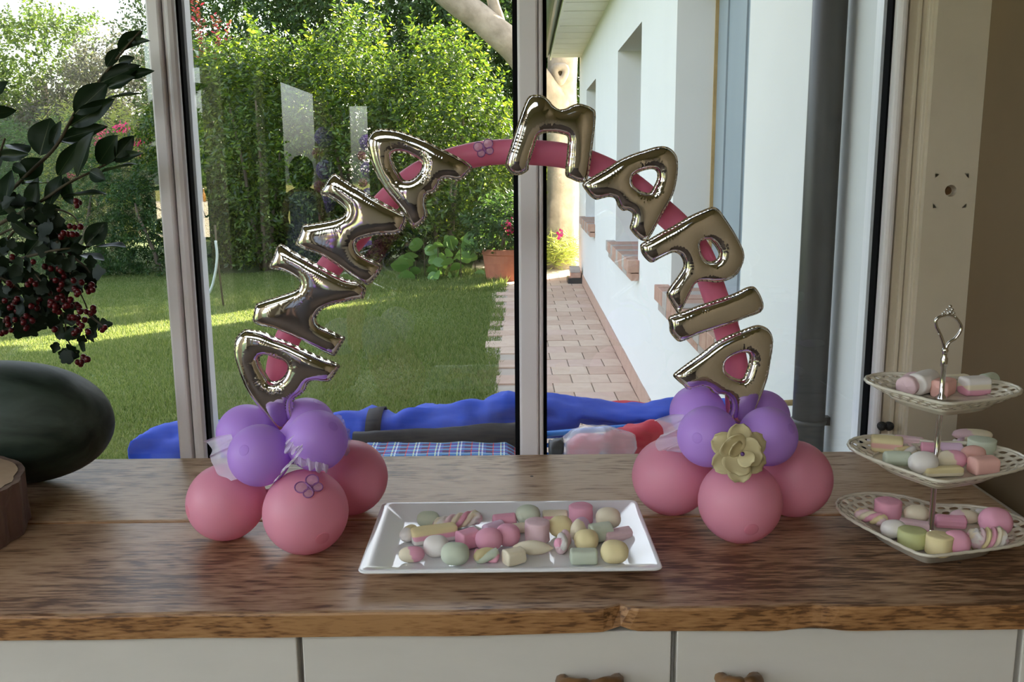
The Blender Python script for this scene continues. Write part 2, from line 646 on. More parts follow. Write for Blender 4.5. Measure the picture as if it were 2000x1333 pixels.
def make_melon():
    m, nt, b = new_mat("melon_rind")
    tc = nt.nodes.new("ShaderNodeTexCoord")
    mp = nt.nodes.new("ShaderNodeMapping")
    mp.inputs["Scale"].default_value = (2.0, 9, 9)
    nt.links.new(tc.outputs["Object"], mp.inputs[0])
    nz = nt.nodes.new("ShaderNodeTexNoise")
    nz.inputs["Scale"].default_value = 2.2
    nz.inputs["Detail"].default_value = 5
    nz.inputs["Distortion"].default_value = 0.6
    nt.links.new(mp.outputs[0], nz.inputs["Vector"])
    rp = nt.nodes.new("ShaderNodeValToRGB")
    e = rp.color_ramp.elements
    e[0].position, e[0].color = 0.35, (0.008, 0.016, 0.009, 1)
    e[1].position, e[1].color = 0.70, (0.055, 0.075, 0.058, 1)
    nt.links.new(nz.outputs["Fac"], rp.inputs[0])
    nt.links.new(rp.outputs[0], b.inputs["Base Color"])
    b.inputs["Roughness"].default_value = 0.58
    b.inputs["Specular IOR Level"].default_value = 0.3
    bump(nt, b, nz.outputs["Fac"], 0.3, 0.006)
    return m


MATS["melon"] = make_melon()

# ================================================================== THE ROOM
ZT = 0.90                       # worktop height
YF, YJ, YB = 1.045, 1.347, 1.667   # worktop front edge, plank joint, back edge
YG = 1.73                       # glass plane
XR = at(1901, 440, 1.66).x      # right-hand wall
XL = -2.5                       # left wall of the long room
YBACK = -10.4
ZCEIL = 2.75


def struct(o):
    o["kind"] = "structure"
    return o


struct(box("floor", (XL - 0.2, YBACK, -0.12), (XR + 0.2, 1.80, 0.0), MATS["floor"]))
cl_ = thing("ceiling", None, None, (0, 0, ZCEIL), kind="structure")
SKX0, SKX1, SKY0, SKY1 = -2.3, 0.0, -4.0, -1.2     # milky ceiling opening behind the camera, added to brighten the room
for lo, hi in (((XL - 0.2, SKY1), (XR + 0.2, 1.85)), ((XL - 0.2, YBACK), (XR + 0.2, SKY0)), ((XL - 0.2, SKY0), (SKX0, SKY1)), ((SKX1, SKY0), (XR + 0.2, SKY1))):
    box("ceiling_panel", (lo[0], lo[1], ZCEIL), (hi[0], hi[1], ZCEIL + 0.15), MATS["tan_ceiling"], cl_)
for k in range(4):
    xa_ = SKX0 + k * (SKX1 - SKX0) / 4
    box("roof_light_pane", (xa_ + 0.01, SKY0, ZCEIL + 0.05), (xa_ + (SKX1 - SKX0) / 4 - 0.01, SKY1, ZCEIL + 0.06), MATS["milky"], cl_)
    if k:
        box("roof_light_bar", (xa_ - 0.02, SKY0, ZCEIL + 0.0), (xa_ + 0.02, SKY1, ZCEIL + 0.05), MATS["frame"], cl_)
struct(box("wall_right", (XR, YBACK, 0.0), (XR + 0.08, 1.72, ZCEIL), MATS["tan_wall"]))
wbk = thing("wall_back", None, None, (0, YBACK, 0), kind="structure")
box("wall_face", (XL, YBACK - 0.1, 0.0), (-2.27, YBACK, ZCEIL), MATS["cream_wall"], wbk)
box("wall_face", (-2.00, YBACK - 0.1, 0.0), (XR, YBACK, ZCEIL), MATS["cream_wall"], wbk)
box("lintel", (-2.27, YBACK - 0.1, 2.32), (-2.00, YBACK, ZCEIL), MATS["cream_wall"], wbk)
# left wall: piers between tall openings (the glass mirrors them)
wl = thing("wall_left", None, None, (XL, 0, 0), kind="structure")
piers = [(1.75, 1.40), (-0.95, -3.25), (-5.0, -6.1), (-6.45, -7.25), (-9.9, -10.4)]
for a, b in piers:
    box("pier", (XL - 0.18, b, 0.0), (XL, a, 2.45), MATS["cream_wall"], wl)
box("lintel", (XL - 0.18, YBACK, 2.45), (XL, 1.75, ZCEIL), MATS["cream_wall"], wl)
# window wall: apron below the worktop, lintel above
box_w = thing("wall_window", None, None, (0, YG, 0), kind="structure")
box("apron", (XL, 1.68, 0.0), (XR + 0.08, 1.78, 0.86), MATS["render_white"], box_w)
box("lintel", (XL, 1.68, 2.30), (XR + 0.08, 1.85, ZCEIL), MATS["tan_wall"], box_w)

# ---- window posts, gaskets and panes
def xat(px, py, Y):
    return at(px, py, Y).x


ZW0, ZW1 = 0.862, 2.30
YP = 1.68


def post(name, x0, x1, parent=None, y0=YP, y1=1.79, m="frame", bev=0.004):
    return box(name, (x0, y0, ZW0), (x1, y1, ZW1), MATS[m], parent, bev)


xa0, xa1 = xat(316, 440, YP), xat(366, 440, YP)
xb0, xb1 = xat(1013, 440, YP), xat(1061, 440, YP)
xc0, xc1 = xat(1730, 440, YP), xat(1748, 440, YP)
t1 = thing("trim_1", None, None, (xa0, YP, ZW0), kind="structure")
post("post_face", xa0, xa0 + (xa1 - xa0) * 0.52, t1, y0=YP - 0.002)
post("post_bead", xa0 + (xa1 - xa0) * 0.52 + 0.001, xa1, t1, y0=YP + 0.004, y1=1.71, bev=0.009)
post("post_core", xa0 + 0.01, xa1 - 0.004, t1, y0=1.705, y1=1.79)
box("gasket", (xa1 - 0.0045, 1.708, ZW0), (xa1 + 0.002, 1.727, ZW1), MATS["gasket"], t1)
box("outer_bead", (xa1 - 0.0045, 1.736, ZW0), (xa1 + 0.004, 1.765, ZW1), MATS["frame"], t1)
t2 = thing("trim_2", None, None, (xb0, YP, ZW0), kind="structure")
post("post_face", xb0, xb0 + (xb1 - xb0) * 0.80, t2, y0=YP - 0.001)
post("post_bead", xb0 + (xb1 - xb0) * 0.80 + 0.001, xb1, t2, y0=YP + 0.003, y1=1.70, bev=0.004)
post("post_core", xb0 + 0.004, xb1 - 0.004, t2, y0=1.70)
box("gasket", (xb0 - 0.0085, 1.706, ZW0), (xb0 + 0.005, 1.727, ZW1), MATS["gasket"], t2)
box("gasket", (xb1 - 0.005, 1.706, ZW0), (xb1 + 0.0075, 1.727, ZW1), MATS["gasket"], t2)
t3 = thing("trim_3", None, None, (xc0, YP, ZW0), kind="structure")
post("post_bead", xc0, xc1, t3, bev=0.006)
box("gasket", (xc0 - 0.004, 1.702, ZW0), (xc0 + 0.004, 1.727, ZW1), MATS["gasket"], t3)
box("outer_bead", (xc0 - 0.006, 1.736, ZW0), (xc0 + 0.004, 1.765, ZW1), MATS["frame"], t3)
# stepped casing between frame and beige post
steps = [(1749, 1764, 1.690), (1764.6, 1773, 1.684), (1773.6, 1784, 1.688), (1784.6, 1790, 1.680), (1790.6, 1801, 1.672)]
for a, b, y in steps:
    post("casing_strip", xat(a, 440, y), xat(b, 440, y) - 0.0004, t3, y0=y, y1=1.78, m="post", bev=0.0015)
t4 = thing("trim_4", None, None, (XR, 1.66, 0.86), kind="structure")
xp0 = xat(1801.5, 440, 1.66)
bm = bmesh.new()
hp = at(1857, 373, 1.66)
hr = 0.0105
nseg = 20
# board face with a countersunk hole
ring = [bm.verts.new((hp.x + hr * math.cos(2 * math.pi * k / nseg), 1.66, hp.z + hr * math.sin(2 * math.pi * k / nseg))) for k in range(nseg)]
ring2 = [bm.verts.new((hp.x + hr * math.cos(2 * math.pi * k / nseg), 1.676, hp.z + hr * math.sin(2 * math.pi * k / nseg))) for k in range(nseg)]
sq = 0.03
sqv = []
for k in range(nseg):
    c_, s_ = math.cos(2 * math.pi * k / nseg), math.sin(2 * math.pi * k / nseg)
    q = sq / max(abs(c_), abs(s_))
    sqv.append(bm.verts.new((hp.x + q * c_, 1.66, hp.z + q * s_)))
for k in range(nseg):
    j = (k + 1) % nseg
    bm.faces.new((ring[k], ring[j], sqv[j], sqv[k]))
    bm.faces.new((ring2[k], ring2[j], ring[j], ring[k]))
bm.faces.new(ring2)
for lo, hi in (((xp0, ZW0), (hp.x - sq, ZW1)), ((hp.x + sq, ZW0), (XR, ZW1)), ((hp.x - sq, ZW0), (hp.x + sq, hp.z - sq)), ((hp.x - sq, hp.z + sq), (hp.x + sq, ZW1))):
    bm.faces.new([bm.verts.new((x, 1.66, z)) for x, z in ((lo[0], lo[1]), (hi[0], lo[1]), (hi[0], hi[1]), (lo[0], hi[1]))])
link("board", bm_mesh(bm, "board"), MATS["post"], t4)
box("board_back", (xp0, 1.677, ZW0), (XR, 1.78, ZW1), MATS["post"], t4)
box("board_edge", (xp0 - 0.0004, 1.66, ZW0), (xp0, 1.677, ZW1), MATS["post"], t4)
sc_ = link("screw", lathe("screw", [(0, 0), (0.0075, 0.0), (0.0075, 0.003), (0, 0.004)], 12), MATS["dark_wood"], t4, world_coords=False)
sc_.rotation_euler = (math.pi / 2, 0, 0)
sc_.location = Vector((hp.x, 1.6755, hp.z)) - Vector(t4.location)
# small black catches at the foot of the casing
for px_ in (1727, 1741):
    q = at(px_, 836, 1.664)
    o_ = link("catch", lathe("catch", [(0, 0), (0.008, 0.0), (0.009, 0.006), (0.006, 0.012), (0, 0.014)], 14), MATS["black_plastic"], t3, world_coords=False)
    o_.rotation_euler = (math.pi / 2, 0, 0)
    o_.location = Vector((q.x, 1.679, q.z)) - Vector(t3.location)

for i, (x0, x1) in enumerate(((XL, xa0 + 0.012), (xa1 - 0.006, xb0 + 0.006), (xb1 - 0.006, xc0 + 0.006))):
    w = thing("window_%d" % (i + 1), None, None, (x0, YG, ZW0), kind="structure")
    box("pane", (x0, YG, ZW0), (x1, YG + 0.004, ZW1), MATS["glass"], w)

# ---- worktop: two oak planks
wt = thing("worktop", "long oak worktop of two weathered planks under the window", "worktop", (0, YF, ZT - 0.034))
zb = at(1000, 1241, YF).z


def plank(name, y0, y1, ragged, top="wood"):
    """plank along x with slightly wavy front edge, chips and softened arrises"""
    nx = 260
    x0, x1 = -2.0, 0.777
    V, Fc = [], []
    prof = [(0.0, zb - ZT), (0.0, -0.004), (0.0012, -0.0012), (0.004, 0.0), (0.5, 0.0), (0.996, 0.0), (0.9988, -0.0012), (1.0, -0.004), (1.0, zb - ZT)]
    for i in range(nx + 1):
        x = x0 + (x1 - x0) * i / nx
        w = ragged * (0.004 * noise.noise((x * 2.0, 0, 3)) + 0.002 * noise.noise((x * 9, 1, 3)))
        chip = 0
        if ragged:
            for cx, cw, cd in ((0.135, 0.012, 0.010), (0.37, 0.03, 0.007)):
                chip += cd * math.exp(-((x - cx) / cw) ** 2)
        for k, (u, z) in enumerate(prof):
            yy = y0 + u * (y1 - y0) if 0.003 < u < 0.997 else (y0 + u * (y1 - y0))
            if u in (0.0012, 0.004):
                yy = y0 + (0.0015 if u == 0.0012 else 0.005)
            if u in (0.996, 0.9988):
                yy = y1 - (0.005 if u == 0.996 else 0.0015)
            if u < 0.01:
                yy += w + chip * (1.0 if k >= 1 else 0.3)
            zz = ZT + z
            if k in (0,) and ragged:
                zz += 0.004 * max(0, noise.noise((x * 3, 7, 1))) + chip * 0.6
            zz += 0.0006 * noise.noise((x * 4, yy * 9, 0)) if k in (3, 4, 5) else 0
            V.append((x, yy, zz))
    n = len(prof)
    for i in range(nx):
        for k in range(n):
            k2 = (k + 1) % n
            Fc.append((i * n + k, (i + 1) * n + k, (i + 1) * n + k2, i * n + k2))
    Fc.append(tuple(range(n)))
    Fc.append(tuple(nx * n + k for k in range(n))[::-1])
    me = from_np(name, V, Fc)
    me.materials.append(MATS[top])
    me.materials.append(MATS["wood_edge"])
    for p in me.polygons:
        if p.normal.y < -0.7:
            p.material_index = 1
    return link(name, me, None, wt)


plank("plank", YF, YJ - 0.0016, 1.0)
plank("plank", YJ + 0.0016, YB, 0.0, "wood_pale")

# ---- white cabinets under the worktop
zcab = zb - 0.002
YD = YF + 0.012
gaps = [xat(-150, 1280, YD), xat(586, 1280, YD), xat(1316, 1280, YD), xat(1990, 1280, YD), XR - 0.002]
cab_labels = ["white painted cabinet below the watermelon end of the worktop",
              "white cabinet with bark-edged handle below the marshmallow platter",
              "white cabinet with small wooden handle below the cake stand",
              "narrow white cabinet at the wall end of the worktop"]
for i in range(4):
    x0, x1 = gaps[i] + 0.0, gaps[i + 1] - 0.0
    cb = thing("cabinet", cab_labels[i], "cabinet", ((x0 + x1) / 2, YD, 0), group="cabinets under the worktop")
    box("carcass", (x0 + 0.001, YD + 0.022, 0.06), (x1 - 0.001, 1.66, zcab), MATS["cabinet"], cb)
    box("plinth", (x0 + 0.001, YD + 0.06, 0.0), (x1 - 0.001, 1.6, 0.06), MATS["cabinet"], cb)
    dr = box("door", (x0 + 0.0035, YD, 0.07), (x1 - 0.0035, YD + 0.021, zcab - 0.001), MATS["cabinet"], cb, 0.0015)
    hx = [None, xat(1155, 1325, YD - 0.03), xat(1452, 1325, YD - 0.03), None][i]
    if hx is not None:
        hw = [0, 0.033, 0.02][i]
        hz = at(1155, 1338, YD - 0.03).z
        path = [(hx - hw, YD + 0.002, hz - 0.012), (hx - hw, YD - 0.022, hz - 0.004), (hx - hw * 0.4, YD - 0.032, hz + 0.001), (hx, YD - 0.031, hz - 0.003),
                (hx + hw * 0.45, YD - 0.032, hz + 0.002), (hx + hw, YD - 0.022, hz - 0.003), (hx + hw, YD + 0.002, hz - 0.012)]
        pth = catmull(path, 6)
        link("handle", sweep("handle", pth, 0.008, 10, mod=lambda i_, t_: 1 + 0.25 * noise.noise((i_ * 0.3, math.cos(t_), math.sin(t_)))), MATS["dark_wood"], dr, True)

# ================================================================== OUTSIDE: house
HK, HX0 = 0.0205, 0.709         # wall line  X = HX0 + HK * Y
HA = -math.atan(HK)
house = thing("house", "long white rendered house with deep window recesses beside the paved path", "house", (HX0, 0, 0))
house.rotation_euler = (0, 0, HA)
HT = 0.30


def hbox(name, lo, hi, m, parent=house, bev=0.0):
    bm = bmesh.new()
    add_box(bm, lo, hi, bev)
    o = bpy.data.objects.new(name, bm_mesh(bm, name))
    C.objects.link(o)
    o.data.materials.append(MATS[m])
    o.parent = parent
    return o


ZS, ZL, ZE = 0.84, 2.28, 2.78
opens = [(3.03, 4.47), (5.80, 7.25), (9.45, 10.85)]
YH0, YH1 = 1.79, 12.2
bm = bmesh.new()
cuts = [YH0] + [v for o_ in opens for v in o_] + [YH1]
for i in range(0, len(cuts), 2):
    add_box(bm, (0, cuts[i], 0), (HT, cuts[i + 1], ZE))
for a, b in opens:
    add_box(bm, (0, a, 0), (HT, b, ZS))
    add_box(bm, (0, a, ZL), (HT, b, ZE))
# gable end wall and far side so that it casts a real shadow
add_box(bm, (HT, YH1 - 0.25, 0), (6.0, YH1, ZE))
add_box(bm, (6.0, YH0, 0), (6.2, YH1, ZE))
gp = [Vector((0, YH1 - 0.25, ZE)), Vector((6.2, YH1 - 0.25, ZE)), Vector((3.1, YH1 - 0.25, ZE + 1.15))]
prism(bm, gp, (0, 0.25, 0))
o_ = bpy.data.objects.new("wall", bm_mesh(bm, "wall"))
C.objects.link(o_)
o_.data.materials.append(MATS["render_white"])
o_.parent = house
for i, (a, b) in enumerate(opens):
    if i == 0:
        wv = hbox("shutter", (0.19, a - 0.02, ZS), (0.22, b + 0.02, ZL), "shutter")
        for k in range(4):
            y_ = a + 0.12 + k * (b - a) / 4
            hbox("shutter_rib", (0.182, y_, ZS), (0.19, y_ + 0.018, ZL), "shutter", wv)
        hbox("shutter_edge", (0.175, b - 0.01, ZS), (0.19, b, ZL), "stick", wv)
    else:
        wv = hbox("window", (0.20, a - 0.02, ZS), (0.23, b + 0.02, ZL), "shutter")
        hbox("pane", (0.195, a + 0.08, ZS + 0.08), (0.20, b - 0.08, ZL - 0.08), "gasket", wv)
    sill = bpy.data.objects.new("sill", None)
    C.objects.link(sill)
    sill.parent = house
    nb = max(4, int((b - a + 0.16) / 0.13))
    L = (b - a + 0.16) / nb
    bmesh_cache = None
    for k in range(nb):
        y_ = a - 0.08 + k * L
        inside = (y_ + 0.004 > a - 0.001) and (y_ + L - 0.004 < b + 0.001)
        bb = hbox("brick", (-0.07, y_ + 0.004, ZS - 0.065 + 0.004 * random.random()), (0.19 if inside else -0.001, y_ + L - 0.004, ZS + 0.012 + 0.004 * random.random()), "brick" if (k + i) % 3 else "brick2", sill, 0.003)
        if k % 2 == 0:
            hbox("brick", (-0.05, y_ + 0.004, ZS - 0.115), (-0.001, y_ + 2 * L - 0.006 if k < nb - 1 else y_ + L - 0.004, ZS - 0.070), "brick2" if k % 4 else "brick", sill, 0.003)
# skirting tiles along the foot of the wall
y_ = YH0
while y_ < YH1 - 0.1:
    hbox("skirting_tile", (-0.012, y_ + 0.002, 0), (-0.0005, min(y_ + 0.298, YH1), 0.125 + 0.004 * random.random()), "skirt")
    y_ += 0.30
# eaves: rafters, soffit boards, gutter, roof slopes
OV = 0.36
y_ = 1.9
while y_ < YH1 - 0.3:
    dz = 0.006 * random.random()
    hbox("soffit_board", (-OV, y_ + 0.006, ZE - 0.015 + dz), (0.0, y_ + 0.42, ZE + 0.012 + dz), "soffit")
    y_ += 0.44
hbox("fascia", (-OV - 0.02, 1.86, ZE - 0.02), (-OV, YH1 + 0.05, ZE + 0.12), "soffit")
gpth = []
bm = bmesh.new()
ng = 10
for (yy) in (1.86, YH1 + 0.06):
    for k in range(ng + 1):
        th = math.pi * k / ng
        gpth.append(bm.verts.new((-OV - 0.09 + 0.07 * math.cos(th), yy, ZE + 0.08 - 0.075 * math.sin(th))))
for k in range(ng):
    bm.faces.new((gpth[k], gpth[k + 1], gpth[ng + 1 + k + 1], gpth[ng + 1 + k]))
me = bm_mesh(bm, "gutter")
go = bpy.data.objects.new("gutter", me)
C.objects.link(go)
me.materials.append(MATS["gutter"])
go.parent = house
md = go.modifiers.new("s", "SOLIDIFY")
md.thickness = 0.004
bm = bmesh.new()
prism(bm, [Vector((-OV, 1.86, ZE + 0.03)), Vector((3.1, 1.86, ZE + 1.22)), Vector((3.1, 1.86, ZE + 1.32)), Vector((-OV, 1.86, ZE + 0.13))], (0, YH1 - 1.80, 0))
prism(bm, [Vector((6.6, 1.86, ZE + 0.03)), Vector((3.1, 1.86, ZE + 1.22)), Vector((3.1, 1.86, ZE + 1.32)), Vector((6.6, 1.86, ZE + 0.13))], (0, YH1 - 1.80, 0))
o_ = bpy.data.objects.new("roof", bm_mesh(bm, "roof"))
C.objects.link(o_)
o_.data.materials.append(MATS["brick"])
o_.parent = house

# rain pipe standing against the house wall
pp = Vector((HX0 + HK * 2.09 - 0.048, 2.09, 0))
rp_ = thing("downpipe", "dark grey downpipe with clamp ring running up the white wall", "downpipe", pp)
link("pipe", lathe("pipe", [(0, 0), (0.037, 0), (0.037, 2.72), (0, 2.72)], 28), MATS["pipe"], rp_, True, False)
zc_ = at(1585, 822, 2.09).z
o_ = link("clamp", lathe("clamp", [(0.036, -0.006), (0.0395, -0.005), (0.041, 0), (0.0395, 0.005), (0.036, 0.006)], 28), MATS["pipe"], rp_, True, False)
o_.location = (0, 0, zc_)
box("bracket", (pp.x + 0.03, 2.08, zc_ - 0.01), (pp.x + 0.05, 2.10, zc_ + 0.01), MATS["pipe"], rp_)
for p_ in rp_.children[0].data.polygons:
    p_.use_smooth = abs(p_.normal.z) < 0.5

# ================================================================== paved path
path = thing("path", None, None, (0, 0, 0), kind="structure")


def path_left(y):
    return -0.10 + 0.012 * (y - 5.7) + 0.03 * noise.noise((y * 1.3, 0, 0))


box("path_bed", (-0.16, 1.86, -0.05), (1.05, 12.3, 0.004), MATS["grout"], path)
box("path_bed", (-0.5, 12.3, -0.05), (3.6, 14.6, 0.004), MATS["grout"], path)
TW = 0.255
tile_me = []
for v in range(3):
    bm = bmesh.new()
    add_box(bm, (0, 0, 0), (TW - 0.008, TW - 0.008, 0.012), 0.0)
    for e in bm.verts:
        pass
    me = bm_mesh(bm, "tile")
    me.materials.append(MATS[("tile", "tile2", "tile3")[v]])
    tile_me.append(me)
row = 0
y_ = 4.2
while y_ < 12.3:
    x_ = HX0 + HK * y_ - 0.014
    offx = TW * 0.5 if row % 2 else 0
    k = 0
    while True:
        x1 = x_ - (k * TW) + (0 if not offx else TW * 0.5) - 0.0
        if offx and k == 0:
            w_ = TW * 0.5
            x1 = x_
            xl = x_ - TW * 0.5
        else:
            x1 = x_ - offx - (k - (1 if offx else 0)) * TW
            xl = x1 - TW
        if xl < path_left(y_) - 0.10:
            break
        o_ = bpy.data.objects.new("tile", tile_me[random.choice((0, 0, 1, 1, 2))])
        C.objects.link(o_)
        o_.parent = path
        o_.location = (xl + 0.004, y_ + 0.004, 0.003 + 0.0025 * random.random())
        o_.scale = ((x1 - xl) / TW, 1, 1)
        o_.rotation_euler = (random.uniform(-0.004, 0.004), random.uniform(-0.004, 0.004), 0)
        k += 1
    y_ += TW
    row += 1

# ================================================================== lawn
lawn = box("lawn", (-70, -90, -0.10), (70, 90, -0.004), MATS["soil"])
lawn["kind"] = "structure"
fieldp = box("field", (-60, -80, -0.01), (-2.9, -18.5, 0.002), MATS["field"])
fieldp["kind"] = "structure"


def grass():
    n = 420000
    # density falls with distance; sampled over the wedge the window shows
    Y = 4.0 + (12.9 - 4.0) * RNG.random(n) ** 1.25
    X = -(0.66 * Y) * RNG.random(n) * np.where(RNG.random(n) < 0.2, 1.5, 1.0) + 0.03
    edge = np.array([path_left(v) for v in np.linspace(3.5, 13.5, 200)])
    pl = np.interp(Y, np.linspace(3.5, 13.5, 200), edge)
    keep = (X < pl + 0.04 * RNG.random(n)) | ((Y > 12.3) & (X < -0.2))
    X, Y, pl = X[keep], Y[keep], pl[keep]
    n = len(X)
    hgt = RNG.uniform(0.018, 0.045, n) * (0.8 + 0.5 * np.sin(X * 3.1 + 1) * np.sin(Y * 2.3))
    hgt = np.clip(hgt, 0.012, 0.07)
    tuft = (np.abs(X - pl) < 0.10) & (RNG.random(n) < 0.25)
    hgt[tuft] *= 1.5
    tall = (Y > 10.7) & (X > -2.2)
    hgt[tall] *= 2.0
    ang = RNG.uniform(0, 2 * np.pi, n)
    wd = RNG.uniform(0.0022, 0.0042, n) * (0.7 + Y / 9)
    lean = RNG.normal(0, 0.5, (n, 2)) * hgt[:, None]
    z0 = np.full(n, -0.005)
    V = np.zeros((n, 3, 3))
    V[:, 0] = np.stack([X - np.cos(ang) * wd, Y - np.sin(ang) * wd, z0], 1)
    V[:, 1] = np.stack([X + np.cos(ang) * wd, Y + np.sin(ang) * wd, z0], 1)
    V[:, 2] = np.stack([X + lean[:, 0], Y + lean[:, 1], hgt], 1)
    me = mesh_polys("grass", V.reshape(-1, 3), np.arange(3 * n).reshape(n, 3))
    m = leaf_mat("grass_blade", [(0.06, 0.10, 0.025), (0.10, 0.150, 0.038), (0.145, 0.19, 0.06), (0.20, 0.225, 0.10)], 0.35, 0.6, 0.2)
    o = link("grass", me, m)
    tag(o, "short mown grass covering the lawn beyond the window", "grass", kind="stuff")


grass()


# ================================================================== shrubs and trees
def leaves_mesh(name, P, D, L, Wd, fold=0.25, curl=0.0):
    """P base points (n,3), D unit directions (n,3), L lengths, Wd widths -> folded diamond leaves"""
    n = len(P)
    rnd = RNG.normal(size=(n, 3))
    S = np.cross(D, rnd)
    S /= np.linalg.norm(S, axis=1)[:, None] + 1e-9
    N = np.cross(S, D)
    L = np.asarray(L)[:, None] * np.ones((n, 1))
    Wd = np.asarray(Wd)[:, None] * np.ones((n, 1))
    mid = P + D * L * 0.48
    V = np.zeros((n, 4, 3))
    V[:, 0] = P
    V[:, 1] = mid + S * Wd * 0.5 + N * Wd * fold
    V[:, 2] = P + D * L - N * L * curl
    V[:, 3] = mid - S * Wd * 0.5 + N * Wd * fold
    idx = np.arange(4 * n).reshape(n, 4)
    tri = np.concatenate([idx[:, [0, 1, 2]], idx[:, [0, 2, 3]]])
    return mesh_polys(name, V.reshape(-1, 3), tri)


def shoots(centers, dirs, length, per, leaf_len, leaf_w, spread=0.9):
    """leaves set spirally along shoots"""
    n = len(centers)
    length = np.broadcast_to(length, n)
    t = np.tile(np.linspace(0.08, 1.0, per), n)
    ci = np.repeat(np.arange(n), per)
    P = centers[ci] + dirs[ci] * (t * length[ci])[:, None]
    rnd = RNG.normal(size=(n * per, 3))
    dd = dirs[ci]
    rad = rnd - dd * np.sum(rnd * dd, axis=1)[:, None]
    rad /= np.linalg.norm(rad, axis=1)[:, None] + 1e-9
    D = dd * (1 - spread * (1 - 0.4 * t))[:, None] + rad * spread
    D /= np.linalg.norm(D, axis=1)[:, None]
    s = RNG.uniform(0.7, 1.15, n * per)
    return P, D, leaf_len * s, leaf_w * s


def blob_points(n, c, r, shell=0.5, zmin=0.0):
    """points inside an ellipsoid, weighted to its shell, with lumps"""
    d = RNG.normal(size=(n, 3))
    d /= np.linalg.norm(d, axis=1)[:, None]
    rad = shell + (1 - shell) * RNG.random(n) ** 0.5
    lump = 1 + 0.16 * np.sin(d[:, 0] * 7 + c[0] * 3) * np.sin(d[:, 1] * 6 + c[1]) + 0.14 * np.sin(d[:, 2] * 9 + c[0])
    P = np.array(c) + d * (rad * lump)[:, None] * np.array(r)
    k = P[:, 2] > zmin
    return P[k], d[k]


LEAF = {
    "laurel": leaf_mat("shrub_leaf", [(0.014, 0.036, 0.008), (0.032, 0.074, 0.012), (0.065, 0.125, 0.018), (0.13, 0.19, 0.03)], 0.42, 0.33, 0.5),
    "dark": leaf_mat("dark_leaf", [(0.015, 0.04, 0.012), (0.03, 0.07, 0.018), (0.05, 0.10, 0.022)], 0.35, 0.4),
    "tree": leaf_mat("tree_leaf", [(0.018, 0.045, 0.010), (0.04, 0.085, 0.014), (0.075, 0.13, 0.02)], 0.40, 0.45),
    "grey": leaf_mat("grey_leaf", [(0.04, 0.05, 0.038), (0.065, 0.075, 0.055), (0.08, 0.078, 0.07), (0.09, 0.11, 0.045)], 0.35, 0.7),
    "fine": leaf_mat("conifer_leaf", [(0.02, 0.055, 0.02), (0.035, 0.09, 0.025), (0.06, 0.13, 0.03)], 0.3, 0.5),
    "vine": leaf_mat("vine_leaf", [(0.14, 0.20, 0.04), (0.22, 0.28, 0.07), (0.30, 0.32, 0.10)], 0.45, 0.5),
    "red": leaf_mat("red_shoot_leaf", [(0.20, 0.035, 0.03), (0.28, 0.06, 0.045), (0.16, 0.10, 0.03)], 0.4, 0.4),
    "broad": leaf_mat("broad_leaf", [(0.06, 0.14, 0.04), (0.10, 0.20, 0.05), (0.14, 0.24, 0.07)], 0.3, 0.35),
}


def trunk_mesh(base, top, r0, r1, wob=0.05, n=10):
    path_ = []
    for i in range(n + 1):
        t = i / n
        p = np.array(base) * (1 - t) + np.array(top) * t
        p = p + wob * np.array([noise.noise((t * 3, base[0], 1)), noise.noise((t * 3, base[1], 5)), 0])
        path_.append(p)
    return sweep("trunk", path_, list(np.linspace(r0, r1, n + 1)), 12,
                 mod=lambda i, th: 1 + 0.10 * noise.noise((math.cos(th) * 2, math.sin(th) * 2, i * 0.5)))


def shrub(name, label, c, r, n_shoot, mat, per=14, slen=0.28, ll=0.085, lw=0.036, up=0.55, shell=0.55, group="shrubs behind the lawn", cat="shrub", zmin=0.02, stem=True, extra=None):
    base = Vector((c[0], c[1], 0))
    root = thing(name, label, cat, base, group=group)
    P, d = blob_points(n_shoot, c, r, shell, zmin)
    D = d * (1 - up) + np.array([0, 0, 1.0]) * up + RNG.normal(size=d.shape) * 0.22
    D /= np.linalg.norm(D, axis=1)[:, None]
    lp, ld, lL, lW = shoots(P, D, RNG.uniform(0.6, 1.25, len(P)) * slen, per, ll, lw)
    k = lp[:, 2] > zmin
    me = leaves_mesh("foliage", lp[k], ld[k], lL[k], lW[k])
    fo = link("foliage", me, mat, root)
    fo["kind"] = "stuff"
    if stem:
        for s in range(3):
            a = s * 2.1 + c[0]
            tp = (c[0] + 0.45 * r[0] * math.cos(a), c[1] + 0.45 * r[1] * math.sin(a), c[2] + 0.45 * r[2])
            link("stem", trunk_mesh((c[0] + 0.05 * math.cos(a), c[1] + 0.05 * math.sin(a), -0.02), tp, 0.035, 0.012), MATS["bark"], root, True)
    return root


# hedge of tall laurels (photo: x 400..1000)
shrub("laurel_shrub", "tall dense laurel shrub with dark lower half behind the lawn", (-3.45, 13.3, 1.55), (0.95, 0.85, 1.75), 1500, LEAF["laurel"], slen=0.34)
shrub("laurel_shrub", "bushy laurel with long upright shoots in the middle of the hedge", (-2.15, 13.4, 1.60), (1.05, 0.9, 1.65), 1700, LEAF["laurel"], slen=0.38)
shrub("laurel_shrub", "sunlit yellow-green laurel beside the window post", (-0.85, 13.2, 1.50), (0.98, 0.85, 1.45), 1500, LEAF["laurel"], slen=0.34)
shrub("laurel_shrub", "lighter laurel with reddish shoot tips behind the hose", (-4.65, 14.0, 1.55), (0.62, 0.7, 1.65), 900, LEAF["laurel"], slen=0.40)
shrub("privet_shrub", "small-leaved shrub behind the potted plant", (-0.05, 14.1, 1.0), (0.75, 0.7, 1.05), 900, LEAF["laurel"], ll=0.045, lw=0.02)
